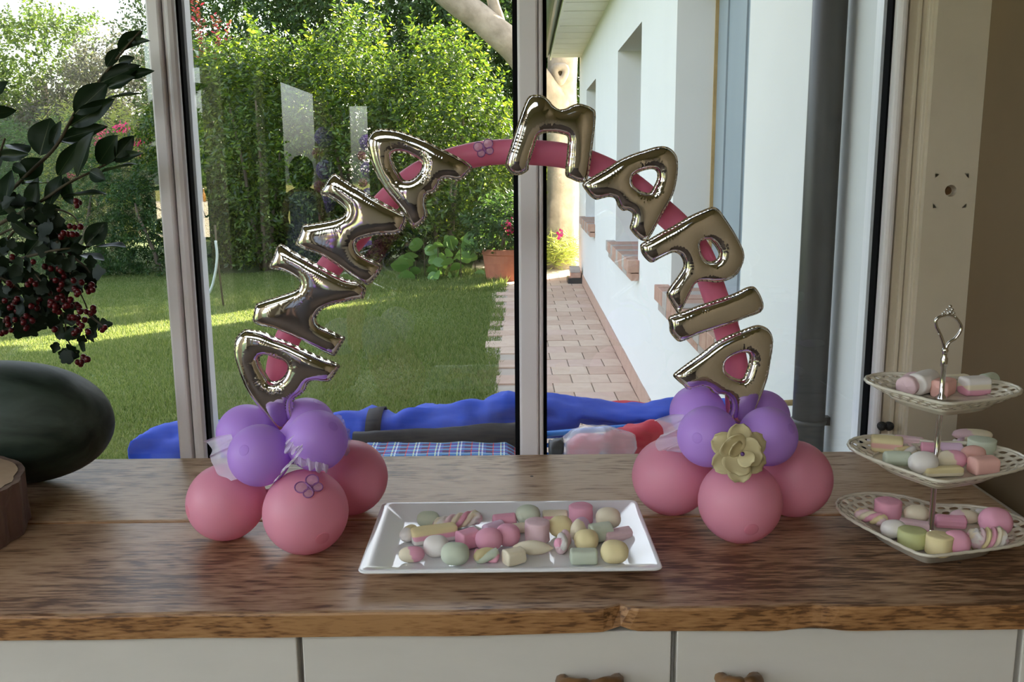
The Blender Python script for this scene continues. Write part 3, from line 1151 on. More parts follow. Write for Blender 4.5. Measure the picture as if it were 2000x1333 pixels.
for k_, (x_, lab_) in enumerate(((-3.9, "dark undergrowth shrub behind the foot of the tallest laurel"), (-2.7, "dark undergrowth shrub behind the bushy laurel"), (-1.4, "dark undergrowth shrub behind the round-leaved plant"), (-0.3, "dark undergrowth shrub behind the terracotta pot"))):
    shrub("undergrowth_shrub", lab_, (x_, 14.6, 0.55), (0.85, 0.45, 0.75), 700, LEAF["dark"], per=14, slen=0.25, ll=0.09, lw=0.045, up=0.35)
rs = thing("red_shoot_plant", "tall thin shoots with reddish leaves above the hedge", "plant", (-4.75, 13.6, 0), group=None)
cs, ds, ls = [], [], []
for k in range(9):
    p = at(350 + 12 * k + random.uniform(-8, 8), 120 + random.uniform(-10, 30), 13.6)
    cs.append((p.x, p.y, p.z)); ds.append((random.uniform(-.12, .12), random.uniform(-.1, .1), 1)); ls.append(random.uniform(0.5, 0.95))
lp, ld, lL, lW = shoots(np.array(cs), np.array(ds), np.array(ls), 34, 0.075, 0.03, 0.8)
f_ = link("foliage", leaves_mesh("foliage", lp, ld, lL, lW), LEAF["red"], rs)
f_["kind"] = "stuff"
for c_ in cs[::3]:
    link("stem", trunk_mesh((c_[0], c_[1], 0), c_, 0.02, 0.008), MATS["bark"], rs, True)

# feathery dark bush and oleander on the side of the lawn (photo: x 150..330)
shrub("feathery_bush", "dark green feathery bush at the lawn edge behind the berries", (-6.15, 13.0, 0.85), (1.15, 0.9, 1.05), 1700, LEAF["fine"], per=20, slen=0.30, ll=0.07, lw=0.012, up=0.35)
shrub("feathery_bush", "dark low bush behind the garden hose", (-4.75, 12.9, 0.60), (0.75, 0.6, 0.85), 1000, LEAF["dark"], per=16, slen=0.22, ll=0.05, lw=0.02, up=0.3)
ol = shrub("oleander", "oleander with pink flowers behind the laurel sprig", (-6.3, 14.6, 1.15), (1.0, 0.7, 1.1), 800, LEAF["vine"], per=14, slen=0.35, ll=0.10, lw=0.016, up=0.6)
fp = []
for (x_, y_) in ((240, 248), (247, 252), (232, 250), (195, 266), (188, 275), (278, 275), (270, 279), (143, 312), (138, 350), (132, 358), (141, 345), (205, 258), (265, 300)):
    p = at(x_, y_, 14.0)
    for k in range(26):
        fp.append((p.x + random.gauss(0, 0.035), p.y + random.gauss(0, 0.03), p.z + random.gauss(0, 0.03)))
fp = np.array(fp)
dn = RNG.normal(size=fp.shape); dn /= np.linalg.norm(dn, axis=1)[:, None]
f_ = link("blossom", leaves_mesh("blossom", fp, dn, np.full(len(fp), 0.045), np.full(len(fp), 0.04)), MATS["fuchsia"], ol)
f_["kind"] = "stuff"


def tree(name, label, base, crowns, n, mat, ll=0.09, lw=0.05, trunk_r=0.16, per=12, slen=0.4, up=0.25, shell=0.35, group="trees behind the garden", bark="bark"):
    root = thing(name, label, "tree", (base[0], base[1], 0), group=group)
    top = crowns[0][0]
    link("trunk", trunk_mesh((base[0], base[1], -0.05), (top[0], top[1], top[2]), trunk_r, trunk_r * 0.45, 0.15), MATS[bark], root, True)
    for c, r in crowns[1:]:
        link("branch", trunk_mesh(((base[0] + top[0]) / 2, (base[1] + top[1]) / 2, top[2] * 0.5), c, trunk_r * 0.5, trunk_r * 0.15, 0.1), MATS[bark], root, True)
    LP, LD, LL, LW = [], [], [], []
    tot = sum(r[0] * r[2] for _, r in crowns)
    for c, r in crowns:
        P, d = blob_points(int(n * r[0] * r[2] / tot), c, r, shell, 0.1)
        D = d * (1 - up) + np.array([0, 0, 1.0]) * up + RNG.normal(size=d.shape) * 0.45
        D /= np.linalg.norm(D, axis=1)[:, None]
        a, b, c_, e = shoots(P, D, RNG.uniform(0.6, 1.3, len(P)) * slen, per, ll, lw)
        LP.append(a); LD.append(b); LL.append(c_); LW.append(e)
    f = link("foliage", leaves_mesh("foliage", np.concatenate(LP), np.concatenate(LD), np.concatenate(LL), np.concatenate(LW)), mat, root)
    f["kind"] = "stuff"
    return root


tree("garden_tree", "dark leafy tree rising behind the middle of the hedge", (-2.2, 18.2), [((-2.2, 18.2, 4.2), (2.3, 1.6, 2.6)), ((-0.6, 18.0, 3.2), (1.6, 1.3, 2.2))], 6500, LEAF["dark"])
tree("garden_tree", "dark tree behind the reddish shoots", (-5.0, 18.8), [((-5.0, 18.8, 4.0), (1.9, 1.5, 2.9)), ((-4.4, 18.2, 1.9), (1.5, 1.2, 1.6))], 5500, LEAF["dark"])
tree("garden_tree", "yellow-green tree crown behind the leaning limb", (0.6, 19.5), [((0.3, 19.5, 3.8), (2.0, 1.6, 2.9))], 4200, LEAF["tree"])
tree("garden_tree", "pale leafy tree against the white sky", (-10.2, 20.5), [((-9.9, 20.5, 3.3), (1.25, 1.1, 1.6)), ((-10.9, 20.3, 2.1), (1.3, 1.2, 1.5))], 2000, LEAF["tree"], shell=0.5)
tree("garden_tree", "hazy grey-green tree below the white sky", (-8.0, 20.0), [((-7.9, 20.0, 2.7), (1.7, 1.2, 1.25)), ((-8.6, 19.3, 1.4), (2.0, 1.2, 1.4)), ((-10.6, 19.4, 1.2), (1.6, 1.2, 1.5))], 5500, LEAF["grey"], ll=0.09, lw=0.04, up=0.4)
shrub("feathery_bush", "green feathery bush further along the lawn edge", (-8.6, 13.2, 0.8), (1.2, 0.9, 1.0), 1200, LEAF["fine"], per=18, slen=0.30, ll=0.08, lw=0.016, up=0.35)
tree("garden_tree", "wide leafy tree at the side of the garden beyond the vase", (-13.6, 19.0), [((-13.4, 19.0, 2.6), (2.0, 1.5, 2.2)), ((-12.4, 17.6, 1.2), (1.6, 1.2, 1.3))], 2600, LEAF["tree"], ll=0.11, lw=0.06)
tree("garden_tree", "leafy tree near the side hedge of the garden", (-13.0, 14.0), [((-13.0, 14.0, 2.2), (1.8, 1.6, 2.2))], 1800, LEAF["dark"], ll=0.11, lw=0.06)
# trees behind the house: they shade the far lawn
tree("shade_tree", "leafy tree behind the far end of the white house", (2.0, 18.0), [((2.0, 18.0, 2.6), (1.5, 1.4, 1.9))], 1500, LEAF["tree"], ll=0.11, lw=0.065)
tree("shade_tree", "second leafy tree behind the white house", (4.2, 21.2), [((4.2, 21.2, 3.1), (2.2, 1.9, 2.3))], 2000, LEAF["tree"], ll=0.11, lw=0.065)

# big old tree beside the house: gnarled trunk with a pale scar, limb leaning over the hedge
bt = thing("old_tree", "old tree with pale ringed branch scar beside the house", "tree", (0.74, 13.2, 0))
tp = [at(1098, y_, 13.2) for y_ in (560, 420, 300, 220, 140, 60, -60)]
tp[0].z = -0.03
trk = [np.array(p) for p in tp]
pth = catmull(trk, 8)
link("trunk", sweep("trunk", pth, list(np.linspace(0.235, 0.19, len(pth))), 24,
     mod=lambda i, th: 1 + 0.12 * noise.noise((math.cos(th) * 2.4, math.sin(th) * 2.4, i * 0.12)) + 0.05 * noise.noise((math.cos(th) * 9, math.sin(th) * 9, i * 0.2))), MATS["bark_pale"], bt, True)
lb = [at(1090, 215, 13.1), at(1045, 150, 12.95), at(1000, 90, 12.8), at(945, 42, 12.7), at(885, -5, 12.6), at(800, -70, 12.5)]
pth = catmull([np.array(p) for p in lb], 8)
link("limb", sweep("limb", pth, list(np.linspace(0.20, 0.17, len(pth))), 20,
     mod=lambda i, th: 1 + 0.10 * noise.noise((math.cos(th) * 2, math.sin(th) * 2, i * 0.15))), MATS["bark_pale"], bt, True)
lb = [at(985, 85, 12.8), at(975, 40, 12.75), at(962, 0, 12.7), at(955, -60, 12.7)]
link("branch", sweep("branch", catmull([np.array(p) for p in lb], 6), 0.075, 12), MATS["bark_pale"], bt, True)
sp = at(1094, 143, 12.98)
sc_ = link("branch_scar", lathe("branch_scar", [(0.0, 0.0), (0.025, 0.004), (0.03, 0.05), (0.06, 0.075), (0.095, 0.06), (0.12, 0.02), (0.125, -0.04)], 20, mod=lambda th, z: 1 + 0.1 * math.sin(3 * th)), MATS["bark_pale"], bt, True, False)
sc_.rotation_euler = (math.pi / 2, 0, 0)
sc_.scale = (1, 1.25, 1)
sc_.location = sp - Vector(bt.location)
ho = link("scar_hollow", lathe("scar_hollow", [(0, 0), (0.028, 0.0), (0.024, 0.006), (0, 0.008)], 14), MATS["twig"], bt, True, False)
ho.rotation_euler = (math.pi / 2, 0, 0)
ho.scale = (1, 1.5, 1)
ho.location = sp - Vector(bt.location) + Vector((0, -0.003, 0))

# pale climber between trunk and house
shrub("climber", "pale sunlit climbing plant at the foot of the old tree", (0.70, 13.75, 0.95), (0.40, 0.3, 0.80), 420, LEAF["vine"], per=12, slen=0.22, ll=0.075, lw=0.035, up=0.1)
shrub("grass_tuft", "tuft of tall grass at the end of the path", (0.75, 12.9, 0.16), (0.28, 0.25, 0.14), 260, LEAF["vine"], per=5, slen=0.22, ll=0.16, lw=0.012, up=0.85, cat="grass", stem=False, group=None)

# terracotta pot with leafy plant and red flowers (photo: x 940..1005)
pb = onz(985, 548, 0)
pot = thing("flower_pot", "large round terracotta pot standing on the lawn edge", "pot", (pb.x, 11.75, 0))
link("pot_wall", lathe("pot_wall", [(0, 0.0), (0.225, 0.0), (0.27, 0.34), (0.285, 0.35), (0.29, 0.41), (0.265, 0.415), (0.255, 0.36), (0, 0.35)], 36), MATS["terracotta"], pot, False, False)
pl_ = shrub("potted_plant", "leafy potted plant with red flowers in the terracotta pot", (pb.x - 0.02, 11.75, 0.62), (0.34, 0.30, 0.30), 260, LEAF["dark"], per=12, slen=0.24, ll=0.08, lw=0.035, up=0.4, cat="plant", zmin=0.38, stem=False, group=None)
link("stem", trunk_mesh((pb.x, 11.75, 0.345), (pb.x, 11.75, 0.6), 0.03, 0.015), MATS["bark"], pl_, True)
fp = []
for (x_, y_) in ((993, 415), (998, 408), (1000, 420), (1092, 428)):
    p = at(x_, y_ + 30, 11.5)
    for k in range(16):
        fp.append((p.x + random.gauss(0, 0.03), p.y + random.gauss(0, 0.03), p.z + random.gauss(0, 0.03)))
fp = np.array(fp)
dn = RNG.normal(size=fp.shape); dn /= np.linalg.norm(dn, axis=1)[:, None]
f_ = link("blossom", leaves_mesh("blossom", fp, dn, np.full(len(fp), 0.05), np.full(len(fp), 0.045)), MATS["fuchsia"], pl_)
f_["kind"] = "stuff"


# leaf builder shared by the big-leaved plants
def leaf_mesh(name, L, Wd, fold=0.12, curl=0.1, nu=8, shape=0.85, wave=0.0, lobes=0):
    """leaf along +x in its own space, midrib on y=0"""
    V, Fc = [], []
    for i in range(nu + 1):
        t = i / nu
        w = Wd * 0.5 * (math.sin(math.pi * t ** shape)) ** 0.8 if 0 < t < 1 else 0.0
        if lobes:
            w *= 0.72 + 0.38 * abs(math.cos(math.pi * lobes * t))
            if i == nu:
                w = Wd * 0.10
        z = -curl * L * t * t
        for s in (-1, -0.5, 0, 0.5, 1):
            V.append((L * t, s * w, z + abs(s) * w * fold * 2 + wave * Wd * math.sin(t * 11 + s) * abs(s)))
    for i in range(nu):
        for k in range(4):
            Fc.append((i * 5 + k, (i + 1) * 5 + k, (i + 1) * 5 + k + 1, i * 5 + k + 1))
    me = from_np(name, V, Fc)
    me.polygons.foreach_set("use_smooth", [True] * len(me.polygons))
    return me


# plant with large round leaves in front of the hedge (photo: x 800..930, y 470..570)
blp = thing("broadleaf_plant", "low plant with large round leaves at the foot of the hedge", "plant", (-1.55, 12.1, 0))
bl_meshes = [leaf_mesh("leaf", 0.24, 0.21, 0.05, 0.15, 6, 0.9), leaf_mesh("leaf", 0.20, 0.17, 0.08, 0.25, 6, 0.9)]
for m_ in bl_meshes:
    m_.materials.append(LEAF["broad"])
for k in range(46):
    px_, py_ = random.uniform(795, 930), random.uniform(468, 552)
    p = at(px_, py_, 12.1 + random.uniform(-0.25, 0.25))
    if p.z < 0.03:
        continue
    o_ = bpy.data.objects.new("leaf", bl_meshes[k % 2])
    C.objects.link(o_)
    o_.parent = blp
    o_.location = p - Vector(blp.location)
    o_.rotation_euler = (random.uniform(0.5, 1.3), random.uniform(-0.5, 0.5), random.uniform(0, 6.28))
    s = random.uniform(0.7, 1.1)
    o_.scale = (s, s, s)
    if k % 4 == 0:
        link("stalk", sweep("stalk", [(p.x, p.y + 0.05, -0.02), (p.x, p.y + 0.03, p.z * 0.5), (p.x, p.y, p.z)], 0.006, 6), MATS["twig"], blp)

# weathered bricks and a black tray at the house corner (photo: x 1107..1140)
q = onz(1124, 555, 0)
tr_ = thing("drain_tray", "black tray on the path by the house corner", "tray", (q.x, q.y, 0.008))
box("tray_base", (q.x - 0.10, q.y - 0.12, 0.008), (q.x + 0.09, q.y + 0.14, 0.02), MATS["black_plastic"], tr_, 0.003)
for dx0, dx1, dy0, dy1 in ((-0.10, -0.09, -0.12, 0.14), (0.08, 0.09, -0.12, 0.14), (-0.09, 0.08, -0.12, -0.11), (-0.09, 0.08, 0.13, 0.14)):
    box("tray_side", (q.x + dx0, q.y + dy0, 0.02), (q.x + dx1, q.y + dy1, 0.085), MATS["black_plastic"], tr_)
for k, (dx, dz, lab) in enumerate(((-0.02, 0.02, "reddish brick lying lowest in the black tray"), (0.0, 0.085, "reddish brick in the middle of the small stack"), (-0.01, 0.15, "grey brick on top of the small stack by the house"))):
    o_ = box("brick_block", (q.x + dx - 0.062, q.y - 0.105, dz), (q.x + dx + 0.06, q.y + 0.12, dz + 0.064), MATS["brick" if k < 2 else "brick2"], None, 0.006)
    tag(o_, lab, "brick", "bricks stacked at the house corner")

# grey hose hanging on a stake at the bush (photo: x 380..435)
hs = thing("hose_stake", "thin wooden stake carrying a grey garden hose", "stake", onz(437, 600, 0))
s0 = hs.location
link("stake", sweep("stake", [(s0.x, s0.y, -0.03), tuple(at(424, 500, s0.y)), tuple(at(420, 440, s0.y))], 0.010, 8), MATS["twig"], hs, True)
hh = [at(386, 588, s0.y - 0.06), at(400, 582, s0.y - 0.06), at(412, 565, s0.y - 0.05), at(420, 535, s0.y - 0.045), at(424, 500, s0.y - 0.04), at(421, 470, s0.y - 0.035)]
o_ = link("garden_hose", sweep("garden_hose", catmull([np.array(p) for p in hh], 8), 0.013, 10), MATS["hose"], None, True)
tag(o_, "grey garden hose curving down from the stake to the grass", "hose")

# ================================================================== BEHIND THE CAMERA (seen mirrored in the panes)
def mirrored(px_, py_, D):
    """place seen in the glass at virtual distance D -> its real position"""
    p = at(px_, py_, D)
    return Vector((p.x, 2 * YG - D, p.z))


# white party table with bottles and an iron candelabrum out on the grass
pt = mirrored(360, 440, 19.5)
tb = thing("party_table", "white-clothed party table on the grass mirrored in the pane", "table", (pt.x, pt.y, 0))
box("cloth", (pt.x - 0.85, pt.y - 0.4, 0.06), (pt.x + 0.78, pt.y + 0.4, 0.77), MATS["white_cloth"], tb, 0.01)
box("frame", (pt.x - 0.75, pt.y - 0.3, 0.0), (pt.x + 0.7, pt.y + 0.3, 0.06), MATS["iron"], tb)
for k, dx in enumerate((0.25, 0.45, 0.62, -0.2)):
    b_ = thing("bottle", ["amber bottle nearest the bucket on the mirrored party table", "amber bottle in the middle of the mirrored party table", "amber bottle at the edge of the mirrored party table", "amber bottle apart from the others on the mirrored party table"][k], "bottle", (pt.x + dx, pt.y, 0.771), "bottles on the party table")
    link("glass_body", lathe("glass_body", [(0, 0), (0.035, 0), (0.037, 0.14), (0.014, 0.20), (0.013, 0.26), (0, 0.26)], 12), MATS["bottle"], b_, True, False)
    link("cap", lathe("cap", [(0.015, 0.255), (0.015, 0.28), (0, 0.282)], 10), MATS["white_cloth"], b_, True, False)
cd_ = mirrored(411, 440, 15.5)
cdl = thing("candelabrum", "tall black iron candelabrum with curled arms mirrored in the pane", "candelabrum", (cd_.x, cd_.y, 0))
link("column", lathe("column", [(0, 0), (0.16, 0.0), (0.14, 0.02), (0.02, 0.05), (0.018, 1.30), (0, 1.30)], 14), MATS["iron"], cdl, True, False)
for k in range(5):
    a = k * 2 * math.pi / 5
    r_ = 0.26
    z_ = 0.95
    pts = [(0.01 * math.cos(a), 0.01 * math.sin(a), z_ - 0.25), (0.10 * math.cos(a), 0.10 * math.sin(a), z_ - 0.3), (0.2 * math.cos(a), 0.2 * math.sin(a), z_ - 0.15), (r_ * math.cos(a), r_ * math.sin(a), z_)]
    arm = link("arm", sweep("arm", catmull(pts, 5), 0.008, 6), MATS["iron"], cdl, True, False)
    d_ = link("drip_dish", lathe("drip_dish", [(0, 0), (0.05, 0.012), (0.055, 0.02), (0, 0.018)], 12), MATS["iron"], arm, True, False)
    d_.location = (r_ * math.cos(a), r_ * math.sin(a), z_)
d_ = link("drip_dish", lathe("drip_dish", [(0, 0), (0.06, 0.012), (0.065, 0.02), (0, 0.018)], 12), MATS["iron"], cdl, True, False)
d_.location = (0, 0, 1.30)

# columns of balloons tied to the piers
for ci, (px_, D, nm) in enumerate(((632, 12.6, "first"), (716, 15.4, "second"))):
    base = mirrored(px_, 330, D)
    for k in range(9):
        big = k % 2 == 0
        z_ = 0.12 + k * 0.215
        rr = 0.125 if big else 0.075
        mt = MATS["purple"] if big else MATS["pink"]
        b_ = thing("column_balloon", "%s balloon in the %s mirrored balloon column, %s from the floor" % ("large violet" if big else "small pink", nm, ("lowest", "second", "third", "fourth", "fifth", "sixth", "seventh", "eighth", "topmost")[k]), "balloon", (base.x + (0.02 if big else -0.07), base.y, z_), "balloons tied to the piers")
        link("skin", lathe("skin", [(0, -rr * 1.05)] + [(rr * math.sin(math.pi * t / 12), -rr * 1.05 * math.cos(math.pi * t / 12)) for t in range(1, 12)] + [(0, rr * 1.05)], 20), mt, b_, True, False)
        link("knot", lathe("knot", [(0, -0.012), (0.008, -0.012), (0.004, 0), (0, 0.002)], 8, (0, 0, -rr * 1.05)), mt, b_, True, False)

# person in a grey-blue dress, seen mirrored
pr = mirrored(590, 340, 9.0)
person = thing("person", "person with dark hair in a grey-blue dress mirrored in the pane", "person", (pr.x, pr.y, 0))


def skin_body(name, verts, edges, radii, mat, parent):
    me = bpy.data.meshes.new(name)
    me.from_pydata(verts, edges, [])
    o = bpy.data.objects.new(name, me)
    C.objects.link(o)
    o.parent = parent
    o.modifiers.new("skin", "SKIN")
    for sv, r in zip(me.skin_vertices[0].data, radii):
        sv.radius = r
    me.skin_vertices[0].data[0].use_root = True
    s = o.modifiers.new("sub", "SUBSURF")
    s.levels = s.render_levels = 2
    me.materials.append(mat)
    return o


bv = [(0, 0, 0.78), (0, 0, 0.95), (0, 0, 1.10), (0, 0, 1.20), (0, 0, 1.27), (0, -0.01, 1.36), (0, -0.01, 1.44),
      (-0.14, 0, 1.18), (-0.19, 0.02, 0.97), (-0.17, -0.10, 0.80), (-0.15, -0.15, 0.74), (0.14, 0, 1.18), (0.19, 0.02, 0.97), (0.18, -0.08, 0.79), (0.17, -0.12, 0.73),
      (-0.08, 0, 0.72), (-0.085, -0.01, 0.40), (-0.085, 0.02, 0.06), (-0.09, -0.10, 0.03), (0.08, 0, 0.72), (0.085, -0.01, 0.40), (0.085, 0.02, 0.06), (0.09, -0.10, 0.03)]
be = [(0, 1), (1, 2), (2, 3), (3, 4), (4, 5), (5, 6), (3, 7), (7, 8), (8, 9), (9, 10), (3, 11), (11, 12), (12, 13), (13, 14), (0, 15), (15, 16), (16, 17), (17, 18), (0, 19), (19, 20), (20, 21), (21, 22)]
br = [(0.13, 0.10), (0.11, 0.085), (0.12, 0.09), (0.10, 0.075), (0.045, 0.045), (0.082, 0.09), (0.065, 0.07), (0.045, 0.045), (0.036, 0.036), (0.028, 0.028), (0.03, 0.018), (0.045, 0.045), (0.036, 0.036), (0.028, 0.028), (0.03, 0.018),
      (0.075, 0.075), (0.052, 0.052), (0.032, 0.032), (0.03, 0.022), (0.075, 0.075), (0.052, 0.052), (0.032, 0.032), (0.03, 0.022)]
body = skin_body("body", bv, be, br, MATS["skin"], person)
dprof = [(0.0, 1.22), (0.10, 1.215), (0.145, 1.16), (0.135, 1.02), (0.135, 0.92), (0.17, 0.80), (0.21, 0.55), (0.235, 0.42), (0.225, 0.42), (0.12, 0.9)]
dr = link("dress", lathe("dress", dprof, 28, mod=lambda th, z: 1 + (0.06 * math.sin(7 * th) if z < 0.75 else 0)), MATS["dress"], person, True, False)
dr.scale = (1, 0.78, 1)
hr_ = link("hair", lathe("hair", [(0, 0.155), (0.06, 0.14), (0.10, 0.09), (0.115, 0.02), (0.11, -0.06), (0.085, -0.14), (0, -0.15)], 20, mod=lambda th, z: 1 + 0.08 * noise.noise((math.cos(th) * 3, math.sin(th) * 3, z * 14))), MATS["hair"], person, True, False)
hr_.location = (0, 0.025, 1.40)
shrub("field_tree", "round tree at the edge of the field mirrored in the pane", (-9.2, -28, 1.6), (1.6, 1.4, 1.9), 500, LEAF["tree"], per=12, slen=0.5, ll=0.18, lw=0.10, group=None, cat="tree")

# ================================================================== BEYOND THE PANE: drying rack loaded with garden covers
YR = 2.22
rk = thing("drying_rack", "blue tube drying rack standing outside the window", "rack", (0.1, YR, 0))
ZR = 0.722
for x_ in (-0.70, 0.62):
    for dy in (-0.16, 0.16):
        link("leg", sweep("leg", [(x_, YR - dy, 0.0), (x_, YR + dy, ZR)], 0.008, 10), MATS["blue_rod"], rk, True)
for k, dy in enumerate((-0.16, -0.08, 0.0, 0.08, 0.16)):
    link("rail", sweep("rail", [(-0.74, YR + dy, ZR), (0.66, YR + dy, ZR)], 0.006, 8), MATS["blue_rod"], rk, True)
for x_ in (-0.73, -0.3, 0.3, 0.65):
    link("cross_rail", sweep("cross_rail", [(x_, YR - 0.17, ZR - 0.012), (x_, YR + 0.17, ZR - 0.012)], 0.006, 8), MATS["blue_rod"], rk, True)
# folded blue canopy, a long slack bundle
top_px = [(266, 850), (285, 842), (340, 835), (400, 826), (470, 820), (560, 815), (640, 811), (700, 806), (730, 805), (760, 806), (800, 797), (870, 790), (920, 784), (970, 776), (1010, 772), (1060, 774), (1110, 777), (1160, 786), (1210, 791), (1260, 790), (1310, 787), (1400, 788), (1500, 790)]
cn = thing("canopy_bundle", "long folded blue canvas canopy lying across the rack", "canopy", (0, YR, ZR))


def bundle(name, pts, thick, depth_, mat, Y0, parent, ns=18, wr=0.16, seed=0, under=None):
    P = catmull([(a, b) for a, b in pts], 5)
    V, Fc = [], []
    n = len(P)
    for i, (x_, y_) in enumerate(P):
        p = at(x_, y_, Y0)
        end = min(1.0, (i + 1.6) / 3.0, (n - 1 - i + 0.35) / 3.0)
        th_ = thick(x_) * (0.45 + 0.55 * end)
        for k in range(ns):
            a = 2 * math.pi * k / ns
            f = 1 + wr * noise.noise((i * 0.16 + seed, math.cos(a) * 1.3, math.sin(a) * 1.3)) + 0.16 * noise.noise((i * 0.35, math.cos(a) * 2.6 + seed, math.sin(a) * 2.6))
            V.append((p.x, Y0 + depth_ * math.cos(a) * f * (0.6 + 0.4 * end), p.z - th_ / 2 + th_ / 2 * math.sin(a) * f))
    for i in range(n - 1):
        for k in range(ns):
            k2 = (k + 1) % ns
            Fc.append((i * ns + k, i * ns + k2, (i + 1) * ns + k2, (i + 1) * ns + k))
    Fc.append(tuple(range(ns))[::-1])
    Fc.append(tuple((n - 1) * ns + k for k in range(ns)))
    me = from_np(name, V, Fc)
    return link(name, me, mat, parent, True)


bundle("canvas", top_px, lambda x: 0.13 if x < 1040 else (0.055 if x > 1120 else 0.10), 0.085, MATS["blue"], YR + 0.05, cn, seed=2, wr=0.34, ns=28)
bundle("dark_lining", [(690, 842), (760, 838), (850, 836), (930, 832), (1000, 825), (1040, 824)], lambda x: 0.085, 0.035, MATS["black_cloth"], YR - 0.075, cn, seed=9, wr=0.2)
# black strap round the canvas
p = at(731, 845, YR)
sv = []
for k in range(25):
    a = 2 * math.pi * k / 24
    sv.append((0.082 * math.cos(a), 0.047 * math.sin(a)))
bm = bmesh.new()
ra = [bm.verts.new((p.x - 0.019, YR + 0.05 + u, at(731, 805, YR + 0.05).z - 0.039 + v)) for u, v in sv[:-1]]
rb = [bm.verts.new((p.x + 0.019, YR + 0.05 + u, at(731, 805, YR + 0.05).z - 0.037 + v)) for u, v in sv[:-1]]
for k in range(24):
    j = (k + 1) % 24
    bm.faces.new((ra[k], ra[j], rb[j], rb[k]))
o_ = link("strap", bm_mesh(bm, "strap"), MATS["black_cloth"], cn, True)
md = o_.modifiers.new("s", "SOLIDIFY")
md.thickness = 0.003
# plaid cushion
cx0, cx1 = at(690, 880, 2.10).x, at(1015, 880, 2.10).x
bm = bmesh.new()
nx, ny = 60, 14
zz = {}
topv = []
zc0 = at(850, 866, 2.12).z
for i in range(nx + 1):
    for j in range(ny + 1):
        u, v = i / nx, j / ny
        x_ = cx0 + (cx1 - cx0) * u
        y_ = 1.98 + 0.23 * v
        e = min(u, 1 - u) * 12
        e2 = min(v, 1 - v) * 4
        z_ = zc0 - 0.030 + 0.034 * min(1, e) ** 0.5 * min(1, e2) ** 0.5 + 0.006 * noise.noise((x_ * 14, y_ * 9, 2))
        zz[i, j] = bm.verts.new((x_, y_, z_))
for i in range(nx):
    for j in range(ny):
        bm.faces.new((zz[i, j], zz[i + 1, j], zz[i + 1, j + 1], zz[i, j + 1]))
me = bm_mesh(bm, "cushion")
o_ = link("cushion", me, MATS["plaid"], None, True)
md = o_.modifiers.new("s", "SOLIDIFY")
md.thickness = 0.028
md.offset = -1 if me.polygons[0].normal.z > 0 else 1
tag(o_, "blue plaid cushion lying under the blue canopy outside", "cushion")
# red cloth and bag of toys on the right of the rack
o_ = bundle("red_cloth", [(1180, 850), (1215, 838), (1250, 828), (1285, 826), (1325, 834), (1350, 845)], lambda x: 0.085, 0.05, MATS["red_cloth"], 2.12, None, seed=5, wr=0.35)
tag(o_, "crumpled red cloth beside the toy bag on the rack", "cloth")
o_ = bundle("red_strip", [(1190, 786), (1215, 785), (1245, 786), (1270, 789)], lambda x: 0.02, 0.03, MATS["red_cloth"], 2.40, None, seed=15, wr=0.3)
tag(o_, "strip of red fabric peeping over the blue canopy", "cloth")
o_ = bundle("toy_bag", [(1100, 858), (1120, 842), (1150, 836), (1185, 834), (1215, 838), (1240, 850)], lambda x: 0.075, 0.055, MATS["clear_bag"], 2.06, None, seed=25, wr=0.25)
tag(o_, "shiny clear plastic bag with pink toy inside, on the rack", "bag")
o_ = bundle("pink_toy", [(1106, 866), (1125, 852), (1150, 848), (1180, 852)], lambda x: 0.05, 0.035, plain("toy_pink", (0.75, 0.10, 0.16), 0.3), 2.06, None, seed=35, wr=0.1)
tag(o_, "pink toy packed inside the clear plastic bag", "toy")
o_ = bundle("dark_bag", [(1072, 862), (1085, 856), (1100, 858)], lambda x: 0.06, 0.04, MATS["black_plastic"], 2.06, None, seed=45, wr=0.3)
tag(o_, "small dark shiny bag next to the window post outside", "bag")
# loose poles
for (a, b, m_, rr, nm, lab) in (((1068, 848), (1330, 826), "blue_rod", 0.007, "tent_pole", "light blue tube running below the blue canopy"),
                                ((1480, 791), (1562, 786), "stick", 0.008, "bamboo_stick", "short bamboo stick behind the purple balloons outside")):
    pa, pb_ = at(*a, YR - 0.07 if m_ == "blue_rod" else YR + 0.14), at(*b, YR - 0.07 if m_ == "blue_rod" else YR + 0.14)
    o_ = link(nm, sweep(nm, [np.array(pa), np.array((pa + pb_) / 2), np.array(pb_)], rr, 10), MATS[m_], None, True)
    tag(o_, lab, "pole")

# ================================================================== ON THE WORKTOP: balloons
def ball_on_top(x, y, rpx):
    """centre and radius of a balloon touching the worktop, seen at x,y with image radius rpx"""
    r = 0.055
    for _ in range(12):
        p = onz(x, y, ZT + r)
        r = rpx * depth(p) / F
    return p, r


